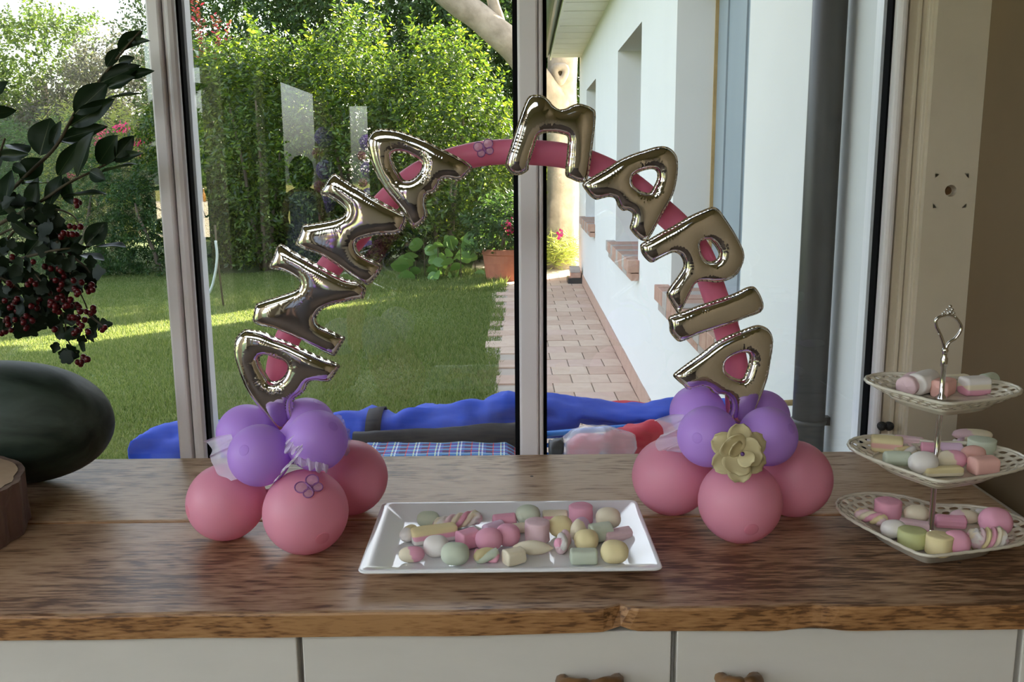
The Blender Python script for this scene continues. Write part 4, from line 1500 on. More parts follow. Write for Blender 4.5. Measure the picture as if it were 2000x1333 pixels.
def balloon(label, c, r, mat, group, toward, name="balloon", spot=None):
    """latex balloon: slightly pear-shaped, neck and knot pointing at 'toward'; darker nub at the crown"""
    c = Vector(c)
    o = thing(name, label, "balloon", c, group)
    prof = [(0, r * 1.0)]
    n = 22
    for i in range(1, n):
        t = math.pi * i / n
        rr = r * math.sin(t)
        z = r * math.cos(t)
        if z < 0:
            rr *= 1 - 0.10 * (z / r) ** 2
            z *= 1.06
        prof.append((rr, z))
    prof.append((0.006, -r * 1.07))
    prof.append((0, -r * 1.07))
    me = lathe("skin", prof, 40)
    d = (c - Vector(toward)).normalized()
    if spot is not None:
        rd = Vector(ray(*spot)).normalized()
        oc_ = Vector((0, 0, ZC)) - c
        b_ = oc_.dot(rd)
        q_ = b_ * b_ - (oc_.dot(oc_) - r * r)
        if q_ > 0:
            d = (Vector((0, 0, ZC)) + rd * (-b_ - math.sqrt(q_)) - c).normalized()
    rot = d.to_track_quat("Z", "Y").to_euler()
    s = link("skin", me, mat, o, True, False)
    s.rotation_euler = rot
    cp = link("crown_spot", lathe("crown_spot", [(0, r * 1.004)] + [(r * 1.003 * math.sin(a_), r * 1.003 * math.cos(a_)) for a_ in (0.05, 0.10, 0.14, 0.17)] + [(r * 0.99 * math.sin(0.18), r * 0.99 * math.cos(0.18))], 24), MATS[mat.name.split("_")[0] + "_spot"], o, True, False)
    cp.rotation_euler = rot
    k = link("knot", lathe("knot", [(0, -r * 1.06), (0.005, -r * 1.06), (0.0035, -r * 1.06 - 0.006), (0.008, -r * 1.06 - 0.014), (0, -r * 1.06 - 0.013)], 12), mat, o, True, False)
    k.rotation_euler = rot
    return o


def cluster(pinks, purples, side):
    P = [ball_on_top(*q) for q in pinks]
    cen = sum((p for p, r in P), Vector()) / len(P)
    cen = Vector((cen.x, (P[0][0].y + P[2][0].y) / 2 + 0.045, ZT + 0.06))
    for (p, r), lab, sp_ in zip(P, side["pink"], side["spots"]):
        balloon(lab, p, r, MATS["pink"], side["group"], cen, spot=sp_)
    up = cen + Vector((0, 0, 0.075))
    out = []
    for (x, y, rpx, Y), lab, sp_ in zip(purples, side["purple"], side["spots2"]):
        p = at(x, y, Y)
        r = rpx * depth(p) / F
        balloon(lab, p, r, MATS["purple"], side["group"], (up.x, up.y, p.z - 0.02), spot=sp_)
        out.append((p, r))
    return P, out, cen


Lp, Lv, Lc = cluster([(597, 1000, 83), (441, 981, 75), (684, 933, 73)],
                     [(507, 890, 61, 1.235), (619, 861, 60, 1.245), (482, 848, 58, 1.33), (598, 835, 58, 1.345)],
                     {"group": "balloons at the watermelon foot of the arch", "spots": [(630, 1053), None, None], "spots2": [(476, 880), (651, 833), None, None],
                      "pink": ["pink balloon with clear butterfly at the watermelon foot of the arch", "pink balloon touching the white ribbon, nearest the watermelon", "pink balloon behind the platter corner at the watermelon foot of the arch"],
                      "purple": ["front violet balloon above the pink one, on the watermelon side", "violet balloon right under the lowest A on the watermelon side", "violet balloon at the back behind the white ribbon, watermelon side", "violet balloon peeping out behind the lowest A, watermelon side"]})
Rp, Rv, Rc = cluster([(1445, 980, 81), (1311, 931, 76), (1549, 935, 75)],
                     [(1383, 853, 60, 1.26), (1499, 853, 58, 1.27), (1362, 806, 54, 1.36), (1488, 816, 54, 1.37)],
                     {"group": "balloons at the cake stand foot of the arch", "spots": [(1468, 1036), None, None], "spots2": [None, (1546, 838), None, None],
                      "pink": ["pink balloon under the cream flower", "pink balloon behind the platter at the cake stand foot of the arch", "pink balloon nearest the cake stand"],
                      "purple": ["violet balloon between white tulle and cream flower", "dark violet balloon between cream flower and cake stand", "violet balloon at the back under the lowest A, cake stand side", "violet balloon mostly hidden behind the lowest A, cake stand side"]})

# ---- arch: one long pink modelling balloon
YA = 1.365
arch_px = [(548, 850), (545, 800), (543, 740), (553, 685), (582, 622), (627, 545), (688, 470), (745, 405), (805, 350), (860, 322), (920, 304), (978, 297), (1040, 298), (1105, 305), (1168, 325), (1228, 358), (1285, 405), (1335, 452), (1370, 502), (1394, 570), (1418, 640), (1436, 715), (1442, 790), (1443, 840)]
apts = [np.array(at(x, y, YA)) for x, y in arch_px]
apth = catmull(apts, 8)
ar = thing("balloon_arch", "long thin pink balloon bent into an arch over the worktop", "balloon", (apts[0][0], YA, apts[0][2]))
nA = len(apth)
rads = [0.0195 - 0.0015 * math.sin(math.pi * i / nA) for i in range(nA)]
link("tube", sweep("tube", apth, rads, 28), MATS["pink_arch"], ar, True)
for e_, s_ in ((apth[0], 1), (apth[-1], -1)):
    k_ = link("tied_end", lathe("tied_end", [(0.0185, 0.0), (0.016, -0.008), (0.006, -0.014), (0.008, -0.02), (0, -0.021)], 14), MATS["pink_arch"], ar, True, False)
    k_.location = Vector(e_) - Vector(ar.location)

# ---- silver foil letters
LS = 240 / 1333.0
LETTERS = [
    ("A", (440, 620), "silver foil letter A lowest on the watermelon side of the arch",
     [(105,260),(125,210),(165,165),(220,130),(300,135),(420,160),(540,215),(680,265),(800,320),(930,380),(1060,440),(1160,475),(1245,520),(1235,555),(1205,600),(1165,660),(1130,695),(1080,700),(980,690),(920,700),(890,740),(870,790),(820,840),(770,870),(745,910),(745,970),(765,1060),(770,1110),(720,1170),(640,1240),(580,1230),(510,1160),(420,1040),(330,930),(240,800),(180,670),(130,530),(95,380)],
     [(375,450),(400,420),(450,410),(530,440),(620,470),(665,510),(675,560),(650,620),(600,670),(540,695),(490,680),(450,620),(400,530)]),
    ("N", (480, 460), "silver foil letter N directly above the lowest A on the watermelon side",
     [(375,90),(420,105),(520,170),(700,270),(900,380),(1080,470),(1220,500),(1290,550),(1305,590),(1275,690),(1230,690),(1100,720),(950,755),(840,800),(790,850),(765,910),(800,970),(900,1020),(1020,1080),(1080,1110),(1040,1190),(1000,1260),(960,1310),(880,1280),(700,1190),(500,1090),(300,1010),(150,980),(75,930),(85,850),(110,750),(180,715),(320,670),(470,620),(560,580),(590,530),(570,480),(500,430),(400,385),(300,370),(250,350),(260,310),(300,230),(330,140)], None),
    ("N", (570, 330), "silver foil letter N between the other N and the upper A",
     [(460,50),(520,80),(640,160),(800,250),(950,340),(1100,420),(1240,490),(1250,560),(1220,640),(1180,690),(1100,715),(950,720),(820,745),(740,770),(700,820),(720,890),(780,940),(880,990),(960,1030),(980,1075),(940,1150),(870,1230),(815,1262),(740,1225),(600,1130),(450,1020),(300,930),(150,880),(50,830),(45,790),(90,700),(120,610),(200,595),(330,575),(470,545),(550,510),(585,460),(560,420),(500,370),(400,310),(320,285),(315,240),(360,170),(410,90)], None),
    ("A", (700, 220), "silver foil letter A between the N and the M, over the garden",
     [(95,320),(120,250),(170,195),(240,175),(330,180),(450,200),(600,250),(750,310),(900,390),(1040,460),(1150,520),(1210,560),(1235,600),(1200,660),(1150,710),(1090,745),(1030,735),(950,720),(900,750),(880,800),(830,870),(770,885),(740,920),(730,990),(750,1080),(745,1130),(710,1190),(650,1240),(600,1265),(570,1240),(520,1120),(440,1020),(340,900),(250,780),(180,640),(130,500),(105,400)],
     [(370,480),(385,445),(430,435),(520,450),(620,500),(680,540),(690,580),(660,650),(600,710),(540,735),(490,725),(450,670),(400,580)]),
    ("M", (960, 150), "silver foil letter M at the top of the arch",
     [(160,900),(185,820),(230,680),(280,520),(330,370),(380,250),(420,205),(480,195),(560,205),(620,250),(670,310),(730,350),(800,345),(870,310),(940,290),(1030,310),(1100,345),(1130,390),(1125,520),(1110,650),(1090,820),(1070,960),(1050,1080),(1020,1140),(940,1145),(860,1110),(805,1080),(800,1000),(815,850),(825,720),(820,650),(760,625),(660,610),(560,615),(500,660),(470,750),(430,870),(405,960),(395,1020),(300,1070),(210,1050),(150,970)], None),
    ("A", (1110, 260), "silver foil letter A between the M and the R",
     [(150,560),(200,510),(300,450),(420,380),(550,295),(680,235),(830,185),(950,150),(1050,145),(1130,185),(1180,260),(1190,380),(1175,520),(1140,660),(1080,780),(1010,900),(950,1020),(900,1110),(850,1170),(790,1165),(730,1120),(680,1060),(665,1020),(690,930),(690,870),(640,840),(590,845),(540,800),(520,750),(500,710),(440,695),(370,710),(300,725),(240,690),(190,630)],
     [(690,520),(700,470),(760,430),(850,400),(920,395),(960,430),(960,500),(930,570),(890,640),(840,645),(770,620),(710,575)]),
    ("R", (1235, 390), "silver foil letter R above the I",
     [(85,500),(110,470),(180,430),(300,360),(450,280),(600,190),(750,120),(870,80),(940,110),(1000,190),(1080,310),(1150,430),(1205,550),(1215,630),(1190,720),(1140,810),(1050,870),(920,900),(820,890),(730,890),(680,920),(640,1000),(590,1100),(540,1190),(500,1240),(460,1190),(400,1090),(370,1020),(420,930),(500,820),(550,730),(545,660),(510,600),(450,575),(380,600),(300,640),(210,685),(150,650),(100,580)],
     [(735,470),(780,440),(840,450),(890,500),(930,570),(930,620),(900,655),(840,670),(780,640),(745,570)]),
    ("I", (1290, 540), "silver foil letter I between the R and the lowest A",
     [(85,450),(140,415),(250,380),(400,320),(550,270),(700,220),(830,170),(930,120),(1010,110),(1060,160),(1100,240),(1120,320),(1100,375),(1050,410),(930,450),(780,510),(600,570),(420,630),(280,690),(200,710),(140,660),(100,600),(95,530)], None),
    ("A", (1300, 620), "silver foil letter A lowest on the cake stand side, above the cream flower",
     [(80,630),(140,570),(260,480),(400,380),(540,270),(680,195),(820,140),(940,95),(1020,85),(1110,125),(1160,210),(1165,320),(1140,480),(1110,650),(1060,800),(1000,950),(940,1080),(880,1190),(830,1180),(770,1150),(700,1110),(680,1060),(700,980),(690,900),(650,850),(600,835),(560,840),(500,810),(470,770),(400,745),(320,765),(240,785),(190,740),(130,690)],
     [(640,530),(660,470),(730,420),(830,385),(890,390),(910,440),(890,530),(860,620),(830,665),(770,665),(700,630),(650,580)]),
]


def pts_in_poly(X, Z, poly):
    inside = np.zeros(X.shape, bool)
    n = len(poly)
    for i in range(n):
        x1, z1 = poly[i]
        x2, z2 = poly[(i + 1) % n]
        c = ((z1 > Z) != (z2 > Z)) & (X < (x2 - x1) * (Z - z1) / (z2 - z1 + 1e-12) + x1)
        inside ^= c
    return inside


def dist_poly(X, Z, poly):
    """distance to the outline and running length at the nearest point"""
    best = np.full(X.shape, 1e9)
    S = np.zeros(X.shape)
    n = len(poly)
    acc = 0.0
    for i in range(n):
        a = poly[i]
        b = poly[(i + 1) % n]
        ab = b - a
        L = math.hypot(*ab) + 1e-12
        t = np.clip(((X - a[0]) * ab[0] + (Z - a[1]) * ab[1]) / (L * L), 0, 1)
        d = np.hypot(X - a[0] - t * ab[0], Z - a[1] - t * ab[1])
        k = d < best
        best[k] = d[k]
        S[k] = acc + t[k] * L
        acc += L
    return best, S


def march(v, xs, zs):
    """polygons of the region v>0 on a grid; returns verts (x,z,node or -1) and faces"""
    nx, nz = v.shape
    verts, faces, vid = [], [], {}

    def node(i, j):
        k = (i, j)
        if k not in vid:
            vid[k] = len(verts)
            verts.append((xs[i], zs[j], i, j))
        return vid[k]

    def edge(i, j, i2, j2):
        k = (i, j, i2, j2) if (i, j) < (i2, j2) else (i2, j2, i, j)
        if k not in vid:
            a, b = v[k[0], k[1]], v[k[2], k[3]]
            t = a / (a - b)
            vid[k] = len(verts)
            verts.append((xs[k[0]] * (1 - t) + xs[k[2]] * t, zs[k[1]] * (1 - t) + zs[k[3]] * t, -1, -1))
        return vid[k]
    pos = v > 0
    for i in range(nx - 1):
        for j in range(nz - 1):
            cn_ = ((i, j), (i + 1, j), (i + 1, j + 1), (i, j + 1))
            s = [pos[c] for c in cn_]
            if not any(s):
                continue
            poly = []
            for k in range(4):
                a, b = cn_[k], cn_[(k + 1) % 4]
                if pos[a]:
                    poly.append(node(*a))
                if pos[a] != pos[b]:
                    poly.append(edge(*a, *b))
            if len(poly) >= 3:
                faces.append(poly)
    return verts, faces


YLET = 1.322


def foil_letter(idx, ch, off, label, outer, hole):
    o2 = catmull([(p[0], p[1]) for p in outer], 5, True)
    loops = [np.array([[at(off[0] + x * LS, off[1] + y * LS, YLET).x, at(off[0] + x * LS, off[1] + y * LS, YLET).z] for x, y in o2])]
    if hole:
        h2 = catmull([(p[0], p[1]) for p in hole], 5, True)
        loops.append(np.array([[at(off[0] + x * LS, off[1] + y * LS, YLET).x, at(off[0] + x * LS, off[1] + y * LS, YLET).z] for x, y in h2]))
    lo = loops[0].min(0) - 0.004
    hi = loops[0].max(0) + 0.004
    h = 0.00125
    xs = np.arange(lo[0], hi[0] + h, h)
    zs = np.arange(lo[1], hi[1] + h, h)
    X, Z = np.meshgrid(xs, zs, indexing="ij")
    ins = pts_in_poly(X, Z, loops[0])
    d, S = dist_poly(X, Z, loops[0])
    conc = np.zeros(X.shape)
    if hole:
        ins &= ~pts_in_poly(X, Z, loops[1])
        d2, S2 = dist_poly(X, Z, loops[1])
        k = d2 < d
        d = np.where(k, d2, d)
        S = np.where(k, S2 + 10, S)
        conc[k] = 1.0
    sd_ = np.where(ins, d, -d)
    rim = 0.0022
    v = sd_ - rim
    # Poisson: inflated membrane
    m = v > 0
    u = np.zeros(X.shape)
    for _ in range(900):
        u = np.where(m, 0.25 * (np.roll(u, 1, 0) + np.roll(u, -1, 0) + np.roll(u, 1, 1) + np.roll(u, -1, 1) + h * h), 0)
    hg = np.sqrt(np.maximum(2 * u, 0))
    HM_ = 0.0150
    hg = HM_ * np.tanh(hg / HM_ * 1.55)
    # puckers running in from the seam, strongest round the hole and along inner curves
    ph = np.array([0.0])
    cell = np.floor(S / 0.0042).astype(int)
    amp = 0.35 + 0.65 * (np.sin(S * 190 + idx) * np.sin(S * 71 + 2 * idx))
    amp = np.clip(amp, 0, 1) * (0.45 + 1.1 * conc)
    wav = np.sin(2 * np.pi * S / (0.0040 + 0.0007 * np.sin(S * 40)))
    hg = hg * (1 - 0.10 * amp * (0.5 + 0.5 * wav) * np.exp(-np.maximum(v, 0) / 0.007))
    hg += 0.00008 * np.sin(X * 110 + idx) * np.sin(Z * 95) * np.clip(v / 0.01, 0, 1)
    verts, faces = march(v, xs, zs)
    nV = len(verts)
    V, back = [], {}
    for (x, z, i, j) in verts:
        V.append((x, YLET - (hg[i, j] if i >= 0 else 0), z))
    nb = nV
    for q, (x, z, i, j) in enumerate(verts):
        if i >= 0:
            back[q] = len(V)
            V.append((x, YLET + hg[i, j], z))
        else:
            back[q] = q
    Fc = [tuple(f) for f in faces]
    Fc += [tuple(back[q] for q in f)[::-1] for f in faces]
    me = from_np("foil_body", V, Fc)
    c = loops[0].mean(0)
    root = thing("letter_balloon", label, "balloon", (c[0], YLET, c[1]), "foil letter balloons on the arch")
    link("foil_body", me, MATS["foil"], root, True)
    # flat crimped seam round the outline
    v2, f2 = march(np.where(sd_ > 0.0065, -1e-3 - 0 * sd_, sd_) if False else sd_, xs, zs)
    keep = []
    dmap = []
    for (x, z, i, j) in v2:
        dd = sd_[i, j] if i >= 0 else 0.0
        s_ = S[i, j] if i >= 0 else 0.0
        dmap.append(dd)
    V2 = [(x, YLET + 0.0002 * math.sin(x * 900 + z * 700) * (1 if dmap[q] < 0.002 else 0), z) for q, (x, z, i, j) in enumerate(v2)]
    F2 = [tuple(f) for f in f2 if min(dmap[q] for q in f) < 0.004]
    me2 = from_np("seam", V2, F2)
    link("seam", me2, MATS["foil"], root, True)
    return root


for i_, (ch_, off_, lab_, out_, hole_) in enumerate(LETTERS):
    foil_letter(i_, ch_, off_, lab_, out_, hole_)


# ---- clear plastic butterflies
def butterfly(label, pos, size, nrm, roll):
    o = thing("butterfly", label, "butterfly", pos, "clear butterflies stuck on the balloons")
    o.rotation_euler = (Vector(nrm).to_track_quat("Z", "Y") @ Euler((0, 0, roll)).to_quaternion()).to_euler()
    for sx in (-1, 1):
        for (cx, cy, r) in ((0.30, 0.22, 0.27), (0.26, -0.20, 0.21)):
            pts = [(sx * size * (cx + r * math.cos(a) * 1.05), size * (cy + r * math.sin(a)), size * 0.05 * (1 + abs(cx))) for a in np.linspace(0, 2 * math.pi, 21)[:-1]]
            w = from_np("wing", pts + [(sx * size * cx, size * cy, size * 0.10)], [(i, (i + 1) % 20, 20) for i in range(20)])
            wo_ = link("wing", w, MATS["butterfly"], o, False, False)
            link("wing_rim", sweep("wing_rim", pts + [pts[0]], size * 0.03, 6), MATS["butterfly_rim"], wo_, True, False)
    link("bug_body", sweep("bug_body", [(0, -size * 0.3, size * 0.05), (0, 0, size * 0.06), (0, size * 0.3, size * 0.05)], [size * 0.03, size * 0.07, size * 0.04], 8), MATS["butterfly_rim"], o, True, False)
    return o


c0, r0 = Lp[0]
dr_ = Vector(ray(605, 955)).normalized()
oc = Vector((0, 0, ZC)) - c0
bq = oc.dot(dr_)
tq = -bq - math.sqrt(max(0, bq * bq - (oc.dot(oc) - (r0 * 1.0) ** 2)))
hit = Vector((0, 0, ZC)) + dr_ * tq
butterfly("clear pinkish butterfly stuck on the front pink balloon", hit + (hit - c0).normalized() * 0.002, 0.031, (hit - c0).normalized(), 0.5)
bp_ = at(946, 291, YA - 0.0195)
butterfly("clear butterfly stuck on the top of the pink arch", bp_, 0.024, (0, -1, 0.1), 0.3)

# ---- cream foam flower
fc = at(1443, 885, 1.185)
fl = thing("foam_flower", "cream foam flower with violet bead between the balloons", "flower", fc)
fl.rotation_euler = (math.radians(82), 0, 0)


def petal(r, w, cup, tip):
    nu, nv = 8, 8
    V, Fc = [], []
    for i in range(nu + 1):
        t = i / nu
        hw = w * math.sqrt(max(0.0, 1 - ((t - 0.58) / (0.60 if t < 0.58 else 0.44)) ** 2))
        for j in range(nv + 1):
            s = -1 + 2 * j / nv
            x = r * t
            y = hw * s
            z = cup * r * (t ** 2) - tip * r * max(0, t - 0.75) * 2 + 0.20 * w * s * s * t
            V.append((x, y, z))
    for i in range(nu):
        for j in range(nv):
            Fc.append((i * (nv + 1) + j, (i + 1) * (nv + 1) + j, (i + 1) * (nv + 1) + j + 1, i * (nv + 1) + j + 1))
    me = from_np("petal", V, Fc)
    me.materials.append(MATS["cream_flower"])
    me.polygons.foreach_set("use_smooth", [True] * len(me.polygons))
    return me


pm1, pm2, pm3 = petal(0.039, 0.0165, 0.10, 0.2), petal(0.026, 0.020, 0.40, 0.1), petal(0.016, 0.012, 0.9, 0.0)
for me_, n_, off_, z_ in ((pm1, 6, 0.52, 0.0), (pm2, 3, 0.2, 0.0045), (pm3, 2, 2.4, 0.006)):
    for k in range(n_):
        o_ = bpy.data.objects.new("petal", me_)
        C.objects.link(o_)
        o_.parent = fl
        o_.location = (0, 0, z_ + 0.001 * (k % 2))
        o_.rotation_euler = (random.uniform(-0.12, 0.12), random.uniform(-0.1, 0.1), off_ + k * 2 * math.pi / n_)
        md = o_.modifiers.new("s", "SOLIDIFY")
        md.thickness = 0.0016
bd = link("bead", lathe("bead", [(0, -0.003), (0.0022, -0.002), (0.003, 0), (0.0022, 0.002), (0, 0.003)], 12), MATS["bead"], fl, True, False)
bd.location = (0.001, 0.001, 0.016)


# ---- tulle ribbons
def ribbon(label, spine, width_dir, width, ruffle, freq, n=70, name="tulle_ribbon"):
    P = catmull([np.array(p) for p in spine], 14)
    n = len(P)
    V, Fc = [], []
    wd = np.array(width_dir, float)
    wd /= np.linalg.norm(wd)
    m = 9
    for i, p in enumerate(P):
        for j in range(m):
            s = j / (m - 1) - 0.5
            off = ruffle * (math.sin(i * freq) + 0.5 * math.sin(i * freq * 2.3 + s * 3))
            ww = width * (1 + 0.18 * math.sin(i * freq * 0.7 + 1))
            V.append(tuple(p + wd * ww * s + np.array([0.3 * ruffle * math.sin(i * freq * 1.3 + s * 5), off, 0.5 * ruffle * math.cos(i * freq + s * 4)])))
    for i in range(n - 1):
        for j in range(m - 1):
            Fc.append((i * m + j, (i + 1) * m + j, (i + 1) * m + j + 1, i * m + j + 1))
    o = link(name, from_np(name, V, Fc), MATS["tulle"], None, True)
    tag(o, label, "ribbon", "tulle ribbons between the balloons")
    return o


ribbon("flat white tulle ribbon at the watermelon edge of the balloons", [at(424, 855, 1.275), at(434, 872, 1.27), at(430, 892, 1.265), at(452, 915, 1.25), at(470, 938, 1.22)], (1, 0, 0.25), 0.034, 0.003, 0.25)
ribbon("curly tulle ruffle between the two front violet balloons, watermelon side", [at(566, 858, 1.185), at(562, 870, 1.18), at(575, 880, 1.178), at(585, 876, 1.178), at(578, 895, 1.17), at(560, 912, 1.166), at(540, 938, 1.16)], (0.7, 0, 0.7), 0.014, 0.003, 0.55)
ribbon("short tulle ruffle along the front pink balloon's top", [at(575, 900, 1.17), at(600, 905, 1.175), at(620, 912, 1.18), at(640, 915, 1.19)], (0, 0, 1), 0.012, 0.003, 0.6)
ribbon("thin strip of tulle sticking out beside the violet balloon, platter side", [at(658, 812, 1.27), at(672, 835, 1.275), at(678, 860, 1.28), at(672, 890, 1.27)], (1, 0, 0), 0.010, 0.003, 0.5)
ribbon("white tulle tuft on the platter edge of the cake stand foot", [at(1308, 815, 1.30), at(1316, 840, 1.295), at(1310, 862, 1.285), at(1326, 885, 1.27)], (1, 0, 0.2), 0.036, 0.006, 0.35)

# ================================================================== platter
def rrect(cx, cy, wx, wy, r, z, n=6):
    out = []
    for (sx, sy, a0) in ((1, 1, 0), (-1, 1, 90), (-1, -1, 180), (1, -1, 270)):
        for k in range(n + 1):
            a = math.radians(a0 + 90 * k / n)
            out.append((cx + sx * (wx / 2 - r) + r * math.cos(a), cy + sy * (wy / 2 - r) + r * math.sin(a), z))
    return out


PX, PY = 0.002, 1.231
plt = thing("platter", "rectangular white ceramic platter with wide sloping rim", "platter", (PX, PY, ZT))
rings = [rrect(0, 0, 0.27, 0.13, 0.012, 0.0005), rrect(0, 0, 0.29, 0.15, 0.014, 0.0005), rrect(0, 0, 0.30, 0.16, 0.014, 0.004), rrect(0, 0, 0.386, 0.244, 0.010, 0.0195),
         rrect(0, 0, 0.391, 0.249, 0.011, 0.0215), rrect(0, 0, 0.391, 0.249, 0.011, 0.0235), rrect(0, 0, 0.387, 0.245, 0.010, 0.0245),
         rrect(0, 0, 0.372, 0.230, 0.010, 0.0232), rrect(0, 0, 0.318, 0.176, 0.013, 0.0095), rrect(0, 0, 0.308, 0.166, 0.014, 0.008), rrect(0, 0, 0.28, 0.14, 0.014, 0.0075)]
V, Fc = [], []
n = len(rings[0])
for rg in rings:
    V += rg
for i in range(len(rings) - 1):
    for k in range(n):
        k2 = (k + 1) % n
        Fc.append((i * n + k, i * n + k2, (i + 1) * n + k2, (i + 1) * n + k))
Fc.append(tuple(range(n))[::-1])
Fc.append(tuple((len(rings) - 1) * n + k for k in range(n)))
o_ = link("dish", from_np("dish", V, Fc), MATS["ceramic"], plt, True, False)
o_.rotation_euler = (0, 0, 0.0)
md = o_.modifiers.new("b", "BEVEL")
md.width = 0.0015
md.segments = 2
md.limit_method = "ANGLE"
md.angle_limit = math.radians(20)

# ================================================================== sweets
PK, LI, YE, GR, WH, CR, OR = (0.82, 0.40, 0.52), (0.76, 0.56, 0.72), (0.82, 0.70, 0.40), (0.60, 0.65, 0.52), (0.82, 0.77, 0.74), (0.83, 0.74, 0.56), (0.83, 0.48, 0.42)
PP = (0.80, 0.58, 0.62)


def sweet_mesh(kind, cols, seed):
    """unit-size sweet: axis along x, length 1 (x in -.5..+.5), cross-section about 1 across"""
    nt_, nz_ = (48, 52) if kind == 'twist' else (32, 20)
    V, Fc, cv = [], [], []
    TURN = 1.25 if len(cols) > 3 else 0.6

    def col(t, th):
        if kind == "twist":
            k = int(((th / (2 * math.pi)) * len(cols) + t * TURN * len(cols)) % len(cols))
            return cols[k]
        if kind in ("bar", "slab"):
            z = math.sin(th)
            k = min(len(cols) - 1, int((0.5 - 0.5 * z) * len(cols)))
            return cols[k]
        if kind == "half":
            return cols[0] if t + 0.12 * math.sin(th) < 0.5 else cols[-1]
        return cols[0]
    rows = []
    ts = [0.0, 0.0, 0.02, 0.06, 0.12] + list(np.linspace(0.2, 0.8, nz_ - 10)) + [0.88, 0.94, 0.98, 1.0, 1.0]
    for i, t in enumerate(ts):
        x = t - 0.5
        e = min(t, 1 - t)
        if kind in ("ball", "dome", "half"):
            r = 0.5 * max(0, 1 - abs(2 * x) ** 2.5) ** 0.42
        elif kind == "shell":
            r = 0.5 * (math.sin(math.pi * t)) ** 0.8
        elif kind == "twist":
            r = 0.46 * min(1, (e / 0.10) ** 0.5) if e < 0.10 else 0.46
        else:
            r = 0.5 * (0.80 + 0.20 * min(1, (e / 0.06)) ** 0.5)
        if i in (0, len(ts) - 1):
            r = 0.0 if kind not in ("ball", "dome", "half", "shell") else 0.0
        ring = []
        for k in range(nt_):
            th = 2 * math.pi * k / nt_
            q = r
            if kind == "twist":
                q *= 0.72 + 0.34 * abs(math.sin((th + t * TURN * 2 * math.pi) * len(cols) / 2)) ** 0.6
            elif kind == "ribbed":
                q *= 0.95 + 0.06 * math.cos(th * 9)
            cy, cz = math.cos(th), math.sin(th)
            if kind in ("bar", "slab", "block"):
                p_ = 5.0
                sc = (abs(cy) ** p_ + abs(cz) ** p_) ** (-1 / p_)
                cy, cz = cy * sc, cz * sc
            nn = 1 + 0.07 * noise.noise((x * 2.2 + seed * 3.7, cy * r * 3, cz * r * 3 + seed))
            if kind == "dome" and cz < -0.5:
                cz = -0.5 - (abs(cz) - 0.5) * 0.3
            V.append((x * (1 + 0.05 * noise.noise((seed, cy, cz))), cy * q * nn, cz * q * nn))
            cv.append(col(t, th))
        rows.append(i)
    for i in range(len(ts) - 1):
        for k in range(nt_):
            k2 = (k + 1) % nt_
            Fc.append((i * nt_ + k, i * nt_ + k2, (i + 1) * nt_ + k2, (i + 1) * nt_ + k))
    me = from_np("marshmallow", V, Fc)
    ca = me.color_attributes.new("Col", "FLOAT_COLOR", "POINT")
    ca.data.foreach_set("color", np.array([(*c, 1.0) for c in cv], dtype=np.float32).ravel())
    me.materials.append(MATS["sugar"])
    me.polygons.foreach_set("use_smooth", [True] * len(me.polygons))
    return me


SN = [0]


def sweet(label, kind, x, y, wpx, hpx, z0, cols, yaw=0.0, up=False, group="", dpx=None, tilt=0.0):
    """x,y image centre; wpx image width; hpx image height; z0 the surface it lies on"""
    SN[0] += 1
    p = onz(x, y, z0 + 0.010)
    k = depth(p) / F
    w, hh = wpx * k, hpx * k * 1.03
    hh = max(0.008, hh)
    p = onz(x, y, z0 + hh * 0.5)
    me = sweet_mesh(kind, cols, SN[0])
    o = bpy.data.objects.new("marshmallow", me)
    C.objects.link(o)
    d = (dpx * k) if dpx else min(w, max(hh * 1.05, 0.014))
    if up:
        o.scale = (hh, w, w)
        o.rotation_euler = (0, math.radians(90), yaw)
    else:
        o.scale = (w / max(0.6, abs(math.cos(yaw))), d, hh)
        o.rotation_euler = (0, -tilt, yaw)
    lift = abs(math.sin(tilt)) * w * 0.32
    o.location = (p.x, p.y, z0 + hh * 0.5 + 0.0006 + lift)
    tag(o, label, "marshmallow", group)
    return o


